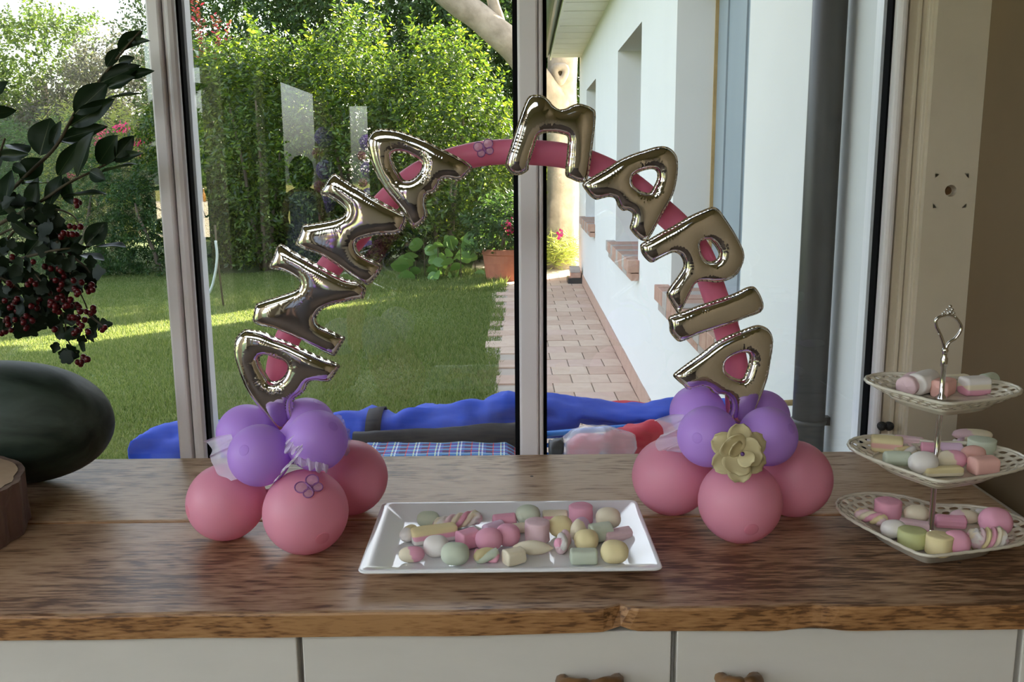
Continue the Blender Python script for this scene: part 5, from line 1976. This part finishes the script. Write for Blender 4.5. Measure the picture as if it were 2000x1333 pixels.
G1 = "marshmallows on the white platter"
Z1 = ZT + 0.0078
PL = [
    ("grey-green round marshmallow in the back corner of the platter", "ball", 836, 1015, 44, 30, [GR], 0, 0),
    ("pale lilac and yellow block at the back edge by the sloping rim", "half", 799, 1043, 30, 28, [WH, YE], 1.2, 0),
    ("long striped bar in yellow, pink and white lying across others", "bar", 848, 1044, 84, 30, [YE, PK, WH], 0.35, 0),
    ("long twisted rope marshmallow in pink, cream and white", "twist", 894, 1019, 92, 30, [PK, CR, WH, PP, CR], 0.5, 0),
    ("round white marshmallow in front of the striped bar", "ball", 852, 1068, 50, 40, [WH], 0, 0),
    ("round grey-green marshmallow at the platter front", "ball", 889, 1083, 55, 44, [GR], 0, 0),
    ("small yellow and pink wedge in the front corner of the platter", "half", 804, 1084, 50, 30, [CR, PK], 0.1, 0),
    ("angular pink cube beside the round pink one", "block", 914, 1054, 34, 34, [PK], 0.6, 0),
    ("round pink marshmallow above the short twisted one", "ball", 955, 1055, 53, 42, [PK], 0, 0),
    ("short twisted marshmallow in pink, yellow and green at the platter front", "twist", 950, 1086, 50, 30, [PK, YE, GR], 0.1, 0),
    ("round pink marshmallow in the centre of the platter", "ball", 992, 1046, 48, 42, [PK], 0, 0),
    ("small pale lilac barrel behind the pink ones", "cyl", 964, 1032, 34, 22, [LI], 0.7, 0),
    ("pink cylinder at the back next to the grey-green ball", "cyl", 985, 1017, 44, 24, [PK], 0.2, 0),
    ("small cream block at the platter front", "block", 1004, 1088, 36, 28, [CR], 0.5, 0),
    ("grey-green pointed ball at the back middle of the platter", "ball", 1031, 1007, 48, 38, [GR], 0, 0),
    ("pink and yellow layered bar at the back", "bar", 1084, 1009, 48, 20, [CR, PK, CR], 0.0, 0),
    ("pale pink drum standing upright mid platter", "cyl", 1049, 1038, 48, 40, [PP], 0, 1),
    ("small cream cylinder half hidden by the pale pink drum", "cyl", 1013, 1033, 26, 20, [CR], 0.3, 0),
    ("yellow ball behind the pink and white twist", "ball", 1095, 1030, 45, 40, [YE], 0, 0),
    ("bright pink drum tipped against the back rim", "cyl", 1134, 1005, 46, 34, [PK], 0, 1),
    ("thin yellow and lilac tube leaning on others", "half", 1133, 1036, 30, 46, [CR, LI], 1.0, 0),
    ("pale yellow dome in the back corner nearest the cake stand", "ball", 1188, 1013, 48, 40, [CR], 0, 0),
    ("grey-green drum beside the ribbed lilac bar", "cyl", 1172, 1041, 44, 36, [GR], 0.3, 0),
    ("ribbed pale lilac bar by the side rim", "ribbed", 1206, 1046, 52, 26, [PP], 0.4, 0),
    ("little pink and white twist standing near the centre", "twist", 1099, 1060, 30, 36, [PK, WH, PP], 1.3, 0),
    ("yellow ball above the grey-green cylinder", "ball", 1145, 1056, 47, 40, [YE], 0, 0),
    ("long pale yellow shell-shaped marshmallow", "shell", 1041, 1071, 80, 28, [CR], -0.12, 0),
    ("grey-green cylinder lying at the platter front", "block", 1140, 1088, 53, 27, [GR], 0, 0),
    ("yellow ball in the front corner nearest the cake stand", "ball", 1200, 1079, 54, 44, [YE], 0, 0),
]
for lab, kd, x, y, w, h, cc, yw, up in PL:
    sweet(lab, kd, x, y, w, h, Z1, cc, yw, bool(up), G1)

# ================================================================== cake stand
SX, SY = 0.595, 1.229


def heart_outline(w, n, blend=0.42, rot=0.0):
    out = []
    for k in range(n):
        t = 2 * math.pi * k / n
        hx = 16 * math.sin(t) ** 3 / 16.0
        hy = (13 * math.cos(t) - 5 * math.cos(2 * t) - 2 * math.cos(3 * t) - math.cos(4 * t) + 2.2) / 16.0
        x = (1 - blend) * hx + blend * math.sin(t) * 1.0
        y = (1 - blend) * hy + blend * math.cos(t) * 0.92
        out.append((x * w / 2, y * w / 2))
    A = np.array(out)
    # equal arc length
    d = np.hypot(*(np.roll(A, -1, 0) - A).T)
    s = np.concatenate([[0], np.cumsum(d)])
    B = np.vstack([A, A[:1]])
    q = np.linspace(0, s[-1], n, endpoint=False)
    R_ = np.stack([np.interp(q, s, B[:, 0]), np.interp(q, s, B[:, 1])], 1)
    c, s_ = math.cos(rot), math.sin(rot)
    return R_ @ np.array([[c, s_], [-s_, c]])


stand = thing("cake_stand", "three-tier cake stand of cream heart-shaped lace plates", "cake stand", (SX, SY, ZT))


def tier(w, zrim, rot, foot, ncell):
    zw = zrim - 0.016
    nn_ = ncell * 4
    O = heart_outline(w, nn_, rot=rot)

    def P(k, s, z):
        return (SX + O[k % nn_][0] * s, SY + O[k % nn_][1] * s, z)
    # well of the plate (solid), with thickness
    prof = [(0.02, zw), (0.40, zw), (0.66, zw + 0.0005), (0.70, zw + 0.003), (0.70, zw + 0.0005), (0.66, zw - 0.004), (0.60, zw - 0.005), (0.58, zw - 0.009 - foot), (0.54, zw - 0.009 - foot), (0.53, zw - 0.005), (0.02, zw - 0.005)]
    V, Fc = [], []
    for s, z in prof:
        V += [P(k, s, z) for k in range(nn_)]
    m = len(prof)
    for i in range(m):
        for k in range(nn_):
            k2 = (k + 1) % nn_
            i2 = (i + 1) % m
            Fc.append((i * nn_ + k, i * nn_ + k2, i2 * nn_ + k2, i2 * nn_ + k))
    pl = link("plate", from_np("plate", V, Fc), MATS["cream_ceramic"], stand, True)
    # lace border: cells with oval holes
    bm = bmesh.new()
    cache = {}
    rows = [0.695, 0.795, 0.885, 0.972]

    def zof(s):
        t = (s - 0.69) / 0.29
        return zw + 0.002 + (zrim - zw - 0.002) * (t ** 1.2 if t > 0 else 0)

    def gv(u, s):
        key = (round(u * 8) % (nn_ * 8), round(s * 1e5))
        if key not in cache:
            k0 = int(math.floor(u)) % nn_
            f = u - math.floor(u)
            a, b = O[k0], O[(k0 + 1) % nn_]
            x, y = a[0] * (1 - f) + b[0] * f, a[1] * (1 - f) + b[1] * f
            cache[key] = bm.verts.new((SX + x * s, SY + y * s, zof(s) + 0.0012 * math.sin(u * 1.1) * (s - 0.69) / 0.29))
        return cache[key]
    for r in range(3):
        s0, s1 = rows[r], rows[r + 1]
        cw = 4.0
        for c in range(ncell):
            u0 = c * cw + (2.0 if r % 2 else 0.0)
            um, u1 = u0 + 2, u0 + 4
            sm = (s0 + s1) / 2
            outer = [gv(u0, s0), gv(um, s0), gv(u1, s0), gv(u1, sm), gv(u1, s1), gv(um, s1), gv(u0, s1), gv(u0, sm)]
            big = 0.36 if (c + r) % 2 else 0.30
            inner = []
            for k, (du, ds) in enumerate(((-.72, -.72), (0, -1), (.72, -.72), (1, 0), (.72, .72), (0, 1), (-.72, .72), (-1, 0))):
                uu = um + du * cw * big
                ss = sm + ds * (s1 - s0) * big
                k0 = int(math.floor(uu)) % nn_
                f = uu - math.floor(uu)
                a, b = O[k0], O[(k0 + 1) % nn_]
                x, y = a[0] * (1 - f) + b[0] * f, a[1] * (1 - f) + b[1] * f
                inner.append(bm.verts.new((SX + x * ss, SY + y * ss, zof(ss) - 0.0005)))
            for k in range(8):
                j = (k + 1) % 8
                bm.faces.new((outer[k], outer[j], inner[j], inner[k]))
    lo = link("lace_border", bm_mesh(bm, "lace_border"), MATS["cream_ceramic"], pl, True)
    md = lo.modifiers.new("s", "SOLIDIFY")
    md.thickness = 0.0034
    md.offset = 0
    md = lo.modifiers.new("ss", "SUBSURF")
    md.levels = md.render_levels = 1
    # scalloped outer edge
    rim = [np.array(P(k, 0.985 + 0.010 * abs(math.sin(math.pi * k / 4.0)), zrim + 0.0003)) for k in range(nn_)]
    rim.append(rim[0])
    link("scalloped_edge", sweep("scalloped_edge", rim, 0.0024, 8, cap=False), MATS["cream_ceramic"], pl, True)
    return zw


zb1 = tier(0.264, 0.931, math.radians(-28), 0.0055, 40)
zb2 = tier(0.234, 1.0285, math.radians(-22), 0.0, 36)
zb3 = tier(0.199, 1.1275, math.radians(-22), 0.0, 32)
link("rod", lathe("rod", [(0, zb1 - 0.002), (0.011, zb1 - 0.002), (0.011, zb1 + 0.002), (0.0052, zb1 + 0.004), (0.0038, zb1 + 0.010), (0.0038, zb2 - 0.012), (0.008, zb2 - 0.008), (0.008, zb2 - 0.0052)], 18, (SX, SY, 0)), MATS["chrome"], stand, True)
link("rod", lathe("rod", [(0.008, zb2 + 0.0002), (0.008, zb2 + 0.003), (0.0038, zb2 + 0.008), (0.0038, zb3 - 0.012), (0.008, zb3 - 0.008), (0.008, zb3 - 0.0052)], 18, (SX, SY, 0)), MATS["chrome"], stand, True)
zh = at(1846, 684, SY).z
link("rod", lathe("rod", [(0.008, zb3 + 0.0002), (0.008, zb3 + 0.003), (0.0036, zb3 + 0.008), (0.0034, zh - 0.024), (0.0044, zh - 0.022), (0.0046, zh - 0.012), (0.003, zh - 0.009), (0.003, zh - 0.004), (0.0045, zh - 0.001), (0.003, zh + 0.003), (0, zh + 0.004)], 18, (SX, SY, 0)), MATS["chrome"], stand, True)
hpx = [(1847, 684), (1843, 669), (1837, 653), (1830, 638), (1829, 626), (1838, 619), (1855, 616), (1868, 622), (1878, 637), (1876, 649), (1866, 662), (1854, 671), (1848, 683)]
hc = at(1847, 684, SY).x - SX
hp_ = [np.array(at(x, y, SY)) - np.array([hc, 0, 0]) for x, y in hpx]
hd = link("handle", sweep("handle", catmull(hp_, 6), 0.0022, 10), MATS["chrome"], stand, True)
for (x, y, r_) in ((1842.5, 613, 2.6), (1846.5, 610, 2.6), (1851, 605, 2.8), (1857, 599, 3.4), (1861, 605, 2.8), (1864, 612, 2.6), (1867, 619, 2.4), (1853, 612, 3.4), (1858, 610, 3.6), (1835, 653, 2.2), (1870, 660, 2.4)):
    p = Vector(at(x, y, SY - 0.001)) - Vector((hc, 0, 0))
    rr = r_ * depth(p) / F * 1.05
    b_ = link("bead", lathe("bead", [(0, -rr), (rr * .7, -rr * .7), (rr, 0), (rr * .7, rr * .7), (0, rr)], 10, p), MATS["chrome"], hd, True)
    b_.location = (0, 0, 0)
GT, GM, GB = "marshmallows on the top heart plate", "marshmallows on the middle heart plate", "marshmallows on the bottom heart plate"
for lab, kd, x, y, w, h, cc, yw, up in [
    ("pink drum on the top plate, next to its window-side edge", "cyl", 1778, 751, 40, 38, [PP], 0.9, 0),
    ("small lilac and yellow sweet behind the white drum, top plate", "half", 1793, 737, 26, 18, [LI, CR], 0.3, 0),
    ("white drum lying tilted on the top plate", "cyl", 1803, 748, 48, 42, [WH], 0.7, 0),
    ("coral pink block by the rod of the top plate", "block", 1842, 758, 34, 32, [OR], 0.8, 0),
    ("pale green bar behind the rod, top plate", "bar", 1868, 744, 46, 22, [CR, GR], 0.2, 0),
    ("thick white, cream and pink layered block, top plate", "bar", 1903, 754, 50, 34, [WH, CR, PK], 0.15, 0),
    ("grey-green drum behind the layered block, top plate", "cyl", 1930, 744, 30, 28, [GR], 0.6, 0)]:
    sweet(lab, kd, x, y, w, h, zb3 + 0.0003, cc, yw, bool(up), GT)
for lab, kd, x, y, w, h, cc, yw, up in [
    ("yellow and coral striped bar at the edge of the middle plate", "bar", 1732, 869, 54, 30, [YE, OR, YE], -0.35, 0),
    ("ribbed white and lilac bar, middle plate", "ribbed", 1775, 865, 48, 24, [PP], -0.4, 0),
    ("yellow twisted stick behind the green cylinder, middle plate", "twist", 1768, 881, 46, 18, [CR, YE, WH], 0.1, 0),
    ("pale green cylinder at the front of the middle plate", "cyl", 1753, 897, 50, 28, [GR], -0.15, 0),
    ("round white marshmallow in front of the rod, middle plate", "ball", 1803, 905, 54, 42, [WH], 0, 0),
    ("small pink cylinder left of the middle rod", "cyl", 1813, 877, 26, 22, [PK], -0.3, 0),
    ("lilac pink cylinder behind the middle rod", "cyl", 1856, 877, 42, 22, [LI], -0.2, 0),
    ("round yellow and pink marshmallow beside the middle rod", "half", 1859, 899, 54, 36, [CR, PK], 0, 0),
    ("flat yellow slab with pink end at the front, middle plate", "slab", 1842, 922, 76, 18, [YE, CR], 0.08, 0),
    ("round coral marshmallow on the wall side of the middle plate", "ball", 1901, 889, 46, 34, [OR], 0, 0),
    ("coral block at the wall side front of the middle plate", "block", 1921, 910, 50, 32, [OR], 0.1, 0),
    ("speckled grey-green drum, middle plate", "cyl", 1917, 875, 52, 34, [GR], 0, 1),
    ("white and lilac twisted stick, middle plate", "twist", 1878, 865, 38, 18, [WH, LI, CR], 0.5, 0),
    ("large pink and yellow twisted slab at the back, middle plate", "half", 1899, 850, 74, 22, [PP, CR], -0.15, 0)]:
    sweet(lab, kd, x, y, w, h, zb2 + 0.0003, cc, yw, bool(up), GM)
for lab, kd, x, y, w, h, cc, yw, up in [
    ("curled pink and yellow strip at the edge of the bottom plate", "twist", 1701, 1012, 46, 26, [PK, YE, PP, CR], -0.8, 0),
    ("pink drum standing at the back of the bottom plate", "cyl", 1734, 997, 50, 38, [PK], 0, 1),
    ("round white marshmallow, bottom plate", "ball", 1745, 1035, 48, 36, [WH], 0, 0),
    ("cream dome left of the bottom rod", "ball", 1790, 1005, 46, 34, [CR], 0, 0),
    ("pink bar lying before the cream dome, bottom plate", "bar", 1787, 1028, 50, 20, [PP, PK], -0.5, 0),
    ("yellow-green drum at the front of the bottom plate", "cyl", 1781, 1052, 53, 34, [(0.58, 0.60, 0.30)], 0, 1),
    ("yellow drum standing at the front of the bottom plate", "cyl", 1834, 1064, 50, 38, [YE], 0, 1),
    ("ribbed pink bar right of the bottom rod", "ribbed", 1856, 1020, 54, 26, [PK], -0.2, 0),
    ("pink and cream barrel behind the ribbed bar, bottom plate", "half", 1883, 1011, 52, 26, [PP, CR], -0.15, 0),
    ("round dusky pink marshmallow at the front of the bottom plate", "ball", 1868, 1060, 50, 44, [PK], 0, 0),
    ("fat twisted rope in pink, cream and white, bottom plate", "twist", 1928, 1053, 76, 42, [PK, CR, WH, PP, YE], 0.2, 0),
    ("large pink dome at the wall side of the bottom plate", "ball", 1944, 1020, 58, 52, [PK], 0, 0),
    ("small whitish sweet behind the pink dome, bottom plate", "ball", 1916, 1004, 26, 20, [WH], 0, 0)]:
    sweet(lab, kd, x, y, w, h, zb1 + 0.0003, cc, yw, bool(up), GB)

# ================================================================== watermelon and log slice
mc = Vector((-0.865, 1.545, ZT + 0.1065))
ml = thing("watermelon", "large dark green oblong watermelon lying by the window", "watermelon", mc)
prof = [(0, -0.19)]
for i in range(1, 28):
    t = math.pi * i / 28
    prof.append((0.1065 * math.sin(t) ** 0.86, -0.19 * math.cos(t)))
prof.append((0, 0.19))
o_ = link("rind", lathe("rind", prof, 48, mod=lambda th, z: 1 + 0.010 * math.cos(th * 5) + 0.012 * noise.noise((z * 9, math.cos(th), math.sin(th)))), MATS["melon"], ml, True, False)
o_.data.transform(Matrix.Rotation(math.radians(90), 4, "Y"))
o_.rotation_euler = (0, 0, math.radians(-8))
o_ = link("stalk_scar", lathe("stalk_scar", [(0, 0), (0.008, 0), (0.006, 0.003), (0, 0.004)], 12), MATS["stick"], ml, True, False)
o_.rotation_euler = (0, math.radians(-90), math.radians(-8))
o_.location = (-0.1875, 0.026, 0)

lc = Vector((-0.862, 1.285, ZT))
lg = thing("log_slice", "thick bark-edged slice of tree trunk on the worktop corner", "log slice", lc)
LH = 0.082
no = 64


def log_r(a, z):
    return 0.148 * (1 + 0.05 * noise.noise((math.cos(a) * 1.5, math.sin(a) * 1.5, 0)) + 0.035 * noise.noise((math.cos(a) * 6, math.sin(a) * 6, z * 9)) + 0.02 * noise.noise((math.cos(a) * 14, math.sin(a) * 14, z * 20)))


V, Fc = [], []
zs_ = [0.001, 0.01, 0.025, 0.04, 0.055, 0.07, LH - 0.004, LH]
for z in zs_:
    for k in range(no):
        a = 2 * math.pi * k / no
        r_ = log_r(a, z)
        V.append((r_ * math.cos(a), r_ * math.sin(a), z))
for i in range(len(zs_) - 1):
    for k in range(no):
        k2 = (k + 1) % no
        Fc.append((i * no + k, i * no + k2, (i + 1) * no + k2, (i + 1) * no + k))
i = len(zs_) - 1
nV = len(V)
for k in range(no):
    a = 2 * math.pi * k / no
    r_ = log_r(a, LH) - 0.010
    V.append((r_ * math.cos(a), r_ * math.sin(a), LH))
for k in range(no):
    k2 = (k + 1) % no
    Fc.append((i * no + k, i * no + k2, nV + k2, nV + k))
Fc.append(tuple(range(no))[::-1])
link("bark", from_np("bark", V, Fc), MATS["log_bark"], lg, False, False)
V = [(0, 0, LH + 0.001)]
for k in range(no):
    a = 2 * math.pi * k / no
    r_ = log_r(a, LH) - 0.0095
    V.append((r_ * math.cos(a), r_ * math.sin(a), LH + 0.001))
me = from_np("cut_face", V, [(0, 1 + k, 1 + (k + 1) % no) for k in range(no)])
link("cut_face", me, MATS["log_top"], lg, False, False)

# ================================================================== laurel sprigs and berries in a vase (vase just out of frame)
vc = Vector((-0.935, 1.275, ZT + LH + 0.0015))
vz = thing("vase", "grey vase standing on the log slice", "vase", vc)
link("vase_wall", lathe("vase_wall", [(0, 0), (0.040, 0), (0.046, 0.03), (0.046, 0.09), (0.034, 0.15), (0.038, 0.17), (0.034, 0.17), (0.030, 0.15), (0.040, 0.09), (0, 0.02)], 28), MATS["vase"], vz, True, False)
lv_mat = leaf_mat("bay_leaf", [(0.005, 0.013, 0.005), (0.007, 0.018, 0.006), (0.010, 0.023, 0.008)], 0.16, 0.4, 0.18)
rib_mat = plain("leaf_rib", (0.05, 0.075, 0.02), 0.5)
LM = leaf_mesh("leaf", 1.0, 1.0, 0.10, 0.06, 12, 0.92, 0.02)
LM.materials.append(lv_mat)
RV = []
for i in range(9):
    t = i / 8
    for s in (-1, 1):
        RV.append((t, s * 0.018 * (1 - t), -0.06 * t * t + 0.006))
RM = from_np("midrib", RV, [(2 * i, 2 * i + 2, 2 * i + 3, 2 * i + 1) for i in range(8)])
RM.materials.append(rib_mat)
mouth = vc + Vector((0.0, 0, 0.165))


def place_leaf(root, mesh, base, tip, w, nrm, rib=None, name="leaf"):
    X = (tip - base)
    L = X.length
    X.normalize()
    Z = Vector(nrm)
    Z = (Z - X * Z.dot(X)).normalized()
    Yv = Z.cross(X)
    o = bpy.data.objects.new(name, mesh)
    C.objects.link(o)
    o.parent = root
    R_ = Matrix((X, Yv, Z)).transposed().to_4x4()
    o.matrix_local = Matrix.Translation(base - Vector(root.location)) @ R_ @ Matrix.Diagonal((L, w, L * 0.8, 1))
    if rib is not None:
        r = bpy.data.objects.new("midrib", rib)
        C.objects.link(r)
        r.parent = o
    return o


# (base px, tip px, apparent width px, bright edge-on?)
SPRIGS = [
    ("laurel_sprig", "tall laurel sprig with large dark leaves reaching up to the window post", 1.585,
     [(-140, 520), (-30, 420), (60, 335), (110, 285), (150, 215), (200, 150), (240, 100), (275, 60)],
     [((146, 223), (209, 162), 47, 0), ((78, 304), (98, 229), 56, 0), ((118, 273), (208, 246), 30, 0), ((137, 246), (222, 194), 34, 0), ((208, 194), (281, 180), 12, 1), ((196, 162), (273, 126), 32, 0), ((210, 171), (262, 150), 22, 0), ((232, 122), (262, 113), 18, 0), ((232, 102), (277, 57), 34, 0), ((208, 131), (232, 93), 22, 0), ((240, 90), (290, 78), 18, 0), ((40, 350), (83, 309), 42, 0), ((19, 282), (54, 297), 12, 1), ((110, 275), (150, 282), 12, 1), ((100, 290), (118, 235), 20, 0), ((235, 150), (300, 138), 20, 0)]),
    ("laurel_sprig", "laurel sprig with upright leaves over the pink flowers", 1.565,
     [(-140, 540), (-20, 450), (70, 400), (130, 360), (180, 335), (225, 312)],
     [((151, 345), (179, 256), 40, 0), ((193, 320), (227, 265), 40, 0), ((225, 309), (261, 265), 28, 0), ((223, 315), (276, 299), 20, 0), ((198, 338), (268, 317), 12, 1), ((113, 343), (155, 277), 30, 0), ((119, 386), (210, 375), 12, 1), ((42, 360), (96, 356), 9, 1), ((95, 405), (118, 340), 36, 0), ((60, 425), (72, 345), 36, 0), ((125, 345), (140, 400), 30, 0), ((175, 335), (205, 352), 26, 0)]),
    ("laurel_sprig", "short laurel sprig with dark leaves at the picture edge", 1.545,
     [(-150, 500), (-60, 400), (-10, 320), (10, 270)],
     [((-5, 304), (54, 302), 22, 0), ((-30, 228), (33, 214), 26, 0), ((-20, 192), (14, 158), 24, 0), ((25, 322), (50, 337), 20, 0), ((-20, 340), (10, 290), 28, 0), ((10, 400), (20, 330), 34, 0), ((5, 402), (78, 403), 8, 1), ((-10, 420), (40, 395), 26, 0)]),
    ("laurel_sprig", "low laurel sprig with pale glossy leaves above the melon", 1.545,
     [(-140, 560), (-10, 520), (60, 500), (120, 487), (175, 482)],
     [((168, 480), (209, 434), 36, 0), ((186, 483), (245, 480), 22, 1), ((156, 498), (204, 507), 14, 1), ((110, 492), (160, 460), 28, 0), ((90, 500), (130, 545), 26, 0), ((50, 500), (85, 455), 30, 0), ((20, 430), (75, 470), 24, 0), ((168, 480), (190, 455), 14, 0)]),
]
for nm, lab, Y0, stem, lvs in SPRIGS:
    root = thing(nm, lab, "sprig", mouth, "laurel sprigs in the vase")
    pts = [np.array(mouth + Vector((0, 0, -0.12))), np.array(mouth)] + [np.array(at(x, y, Y0 + 0.012 * math.sin(i * 1.7))) for i, (x, y) in enumerate(stem)]
    sp_ = catmull(pts, 6)
    link("stem", sweep("stem", sp_, list(np.linspace(0.0042, 0.0016, len(sp_))), 8), MATS["twig"], root, True)
    for i, (b, t, w, edge_on) in enumerate(lvs):
        db, dt = random.uniform(-0.015, 0.02), random.uniform(-0.03, 0.03)
        pb_, pt_ = at(b[0], b[1], Y0 + db), at(t[0], t[1], Y0 + dt)
        k = depth(pb_) / F
        if edge_on:
            place_leaf(root, LM, pb_, pt_, 0.040, (0, -0.10, 1), None)
        else:
            place_leaf(root, LM, pb_, pt_, w * k * 1.1, (random.uniform(-0.45, 0.45), -1, random.uniform(-0.15, 0.5)), RM)

bb_root = thing("berry_branch", "drooping branch of small lobed leaves and red berries above the melon", "branch", mouth)
hw_mat = leaf_mat("hawthorn_leaf", [(0.004, 0.010, 0.004), (0.006, 0.014, 0.005), (0.010, 0.019, 0.007)], 0.14, 0.5, 0.2)
HM = leaf_mesh("leaf", 1.0, 0.9, 0.06, 0.08, 12, 0.75, 0.0, 2)
HM.materials.append(hw_mat)
HM2 = leaf_mesh("leaf", 1.0, 0.8, 0.16, 0.2, 12, 0.8, 0.02, 2)
HM2.materials.append(hw_mat)
BER = lathe("berry", [(0, -0.5), (0.2, -0.48), (0.38, -0.36), (0.5, -0.02), (0.42, 0.3), (0.22, 0.47), (0.1, 0.44), (0, 0.46)], 14)
BER.materials.append(MATS["berry"])
BER.polygons.foreach_set("use_smooth", [True] * len(BER.polygons))
twigs = [
    [(-120, 560), (-20, 470), (60, 440), (110, 470), (140, 540), (165, 590), (175, 620)],
    [(-120, 580), (-20, 510), (50, 520), (95, 570), (125, 620), (130, 660), (150, 690)],
    [(-120, 600), (-30, 540), (30, 560), (60, 600), (80, 620)],
    [(-20, 510), (40, 440), (100, 410), (140, 420), (155, 440)],
    [(125, 590), (160, 605), (185, 625), (205, 640)],
    [(-120, 600), (-40, 560), (0, 590), (20, 620), (30, 640)],
    [(110, 470), (140, 500), (165, 520), (180, 540)],
]
for i, tw in enumerate(twigs):
    pts = [np.array(at(x, y, 1.545 + 0.02 * math.sin(i * 2 + j))) for j, (x, y) in enumerate(tw)]
    if tw[0][0] == -120:
        pts = [np.array(mouth + Vector((0, 0, -0.1))), np.array(mouth)] + pts
    sp_ = catmull(pts, 5)
    link("stem", sweep("stem", sp_, list(np.linspace(0.0028, 0.0010, len(sp_))), 6), MATS["twig"], bb_root, True)


def lobed(x, y, s=1.0):
    Y0 = 1.545 + random.uniform(-0.035, 0.035)
    a = random.uniform(0, 6.28)
    L = random.uniform(20, 34) * s
    b = at(x, y, Y0)
    t = at(x + L * math.cos(a), y + L * math.sin(a), Y0 + random.uniform(-0.012, 0.012))
    place_leaf(bb_root, random.choice((HM, HM2)), b, t, (t - b).length, (random.uniform(-0.7, 0.7), -1, random.uniform(-0.4, 0.8)))


random.seed(21)
for k in range(190):
    for _ in range(30):
        x, y = random.uniform(-15, 190), random.uniform(400, 650)
        lim = 150 + 30 * math.sin(y / 37.0) + (20 if y > 520 else -10)
        low = 640 - 0.12 * abs(x - 60)
        if x < lim - 12 and y < low - (60 if 175 < x else 0) and random.random() < (0.25 if (x < 70 and 440 < y < 500) else 1):
            break
    lobed(x, y)
for (x, y) in ((112, 668), (125, 655), (140, 665), (150, 660), (130, 680), (118, 690), (120, 705), (128, 700), (145, 690), (165, 668), (172, 662), (150, 698), (190, 640), (195, 630), (180, 535), (178, 525), (170, 645), (110, 660)):
    lobed(x, y, 0.95)
bpx = [(146, 444), (157, 443), (150, 402), (155, 396), (149, 393), (24, 502), (51, 642), (107, 644), (10, 648), (22, 645), (3, 652), (200, 645), (205, 640), (182, 602), (178, 612), (183, 608), (152, 708), (160, 707), (166, 703), (171, 702), (158, 712), (163, 698)]
for (cx, cy, n_, sg) in ((155, 566, 9, 11), (178, 563, 5, 8), (100, 528, 7, 14), (132, 460, 6, 10), (75, 590, 10, 16), (48, 628, 8, 12), (145, 604, 10, 14), (110, 595, 9, 15), (20, 590, 7, 14), (165, 640, 8, 12), (120, 560, 7, 14), (20, 555, 5, 14), (65, 555, 5, 14), (150, 620, 4, 10), (12, 630, 5, 10)):
    for _ in range(n_):
        bpx.append((cx + random.gauss(0, sg), cy + random.gauss(0, sg * 0.7)))
for (x, y) in bpx:
    p = at(x, y, 1.52 + random.uniform(-0.03, 0.02))
    o_ = bpy.data.objects.new("berry", BER)
    C.objects.link(o_)
    o_.parent = bb_root
    o_.location = p - Vector(bb_root.location)
    s = random.uniform(0.0085, 0.0105)
    o_.scale = (s, s, s * 1.05)
    o_.rotation_euler = (random.uniform(-0.5, 0.5), random.uniform(-0.5, 0.5), 0)
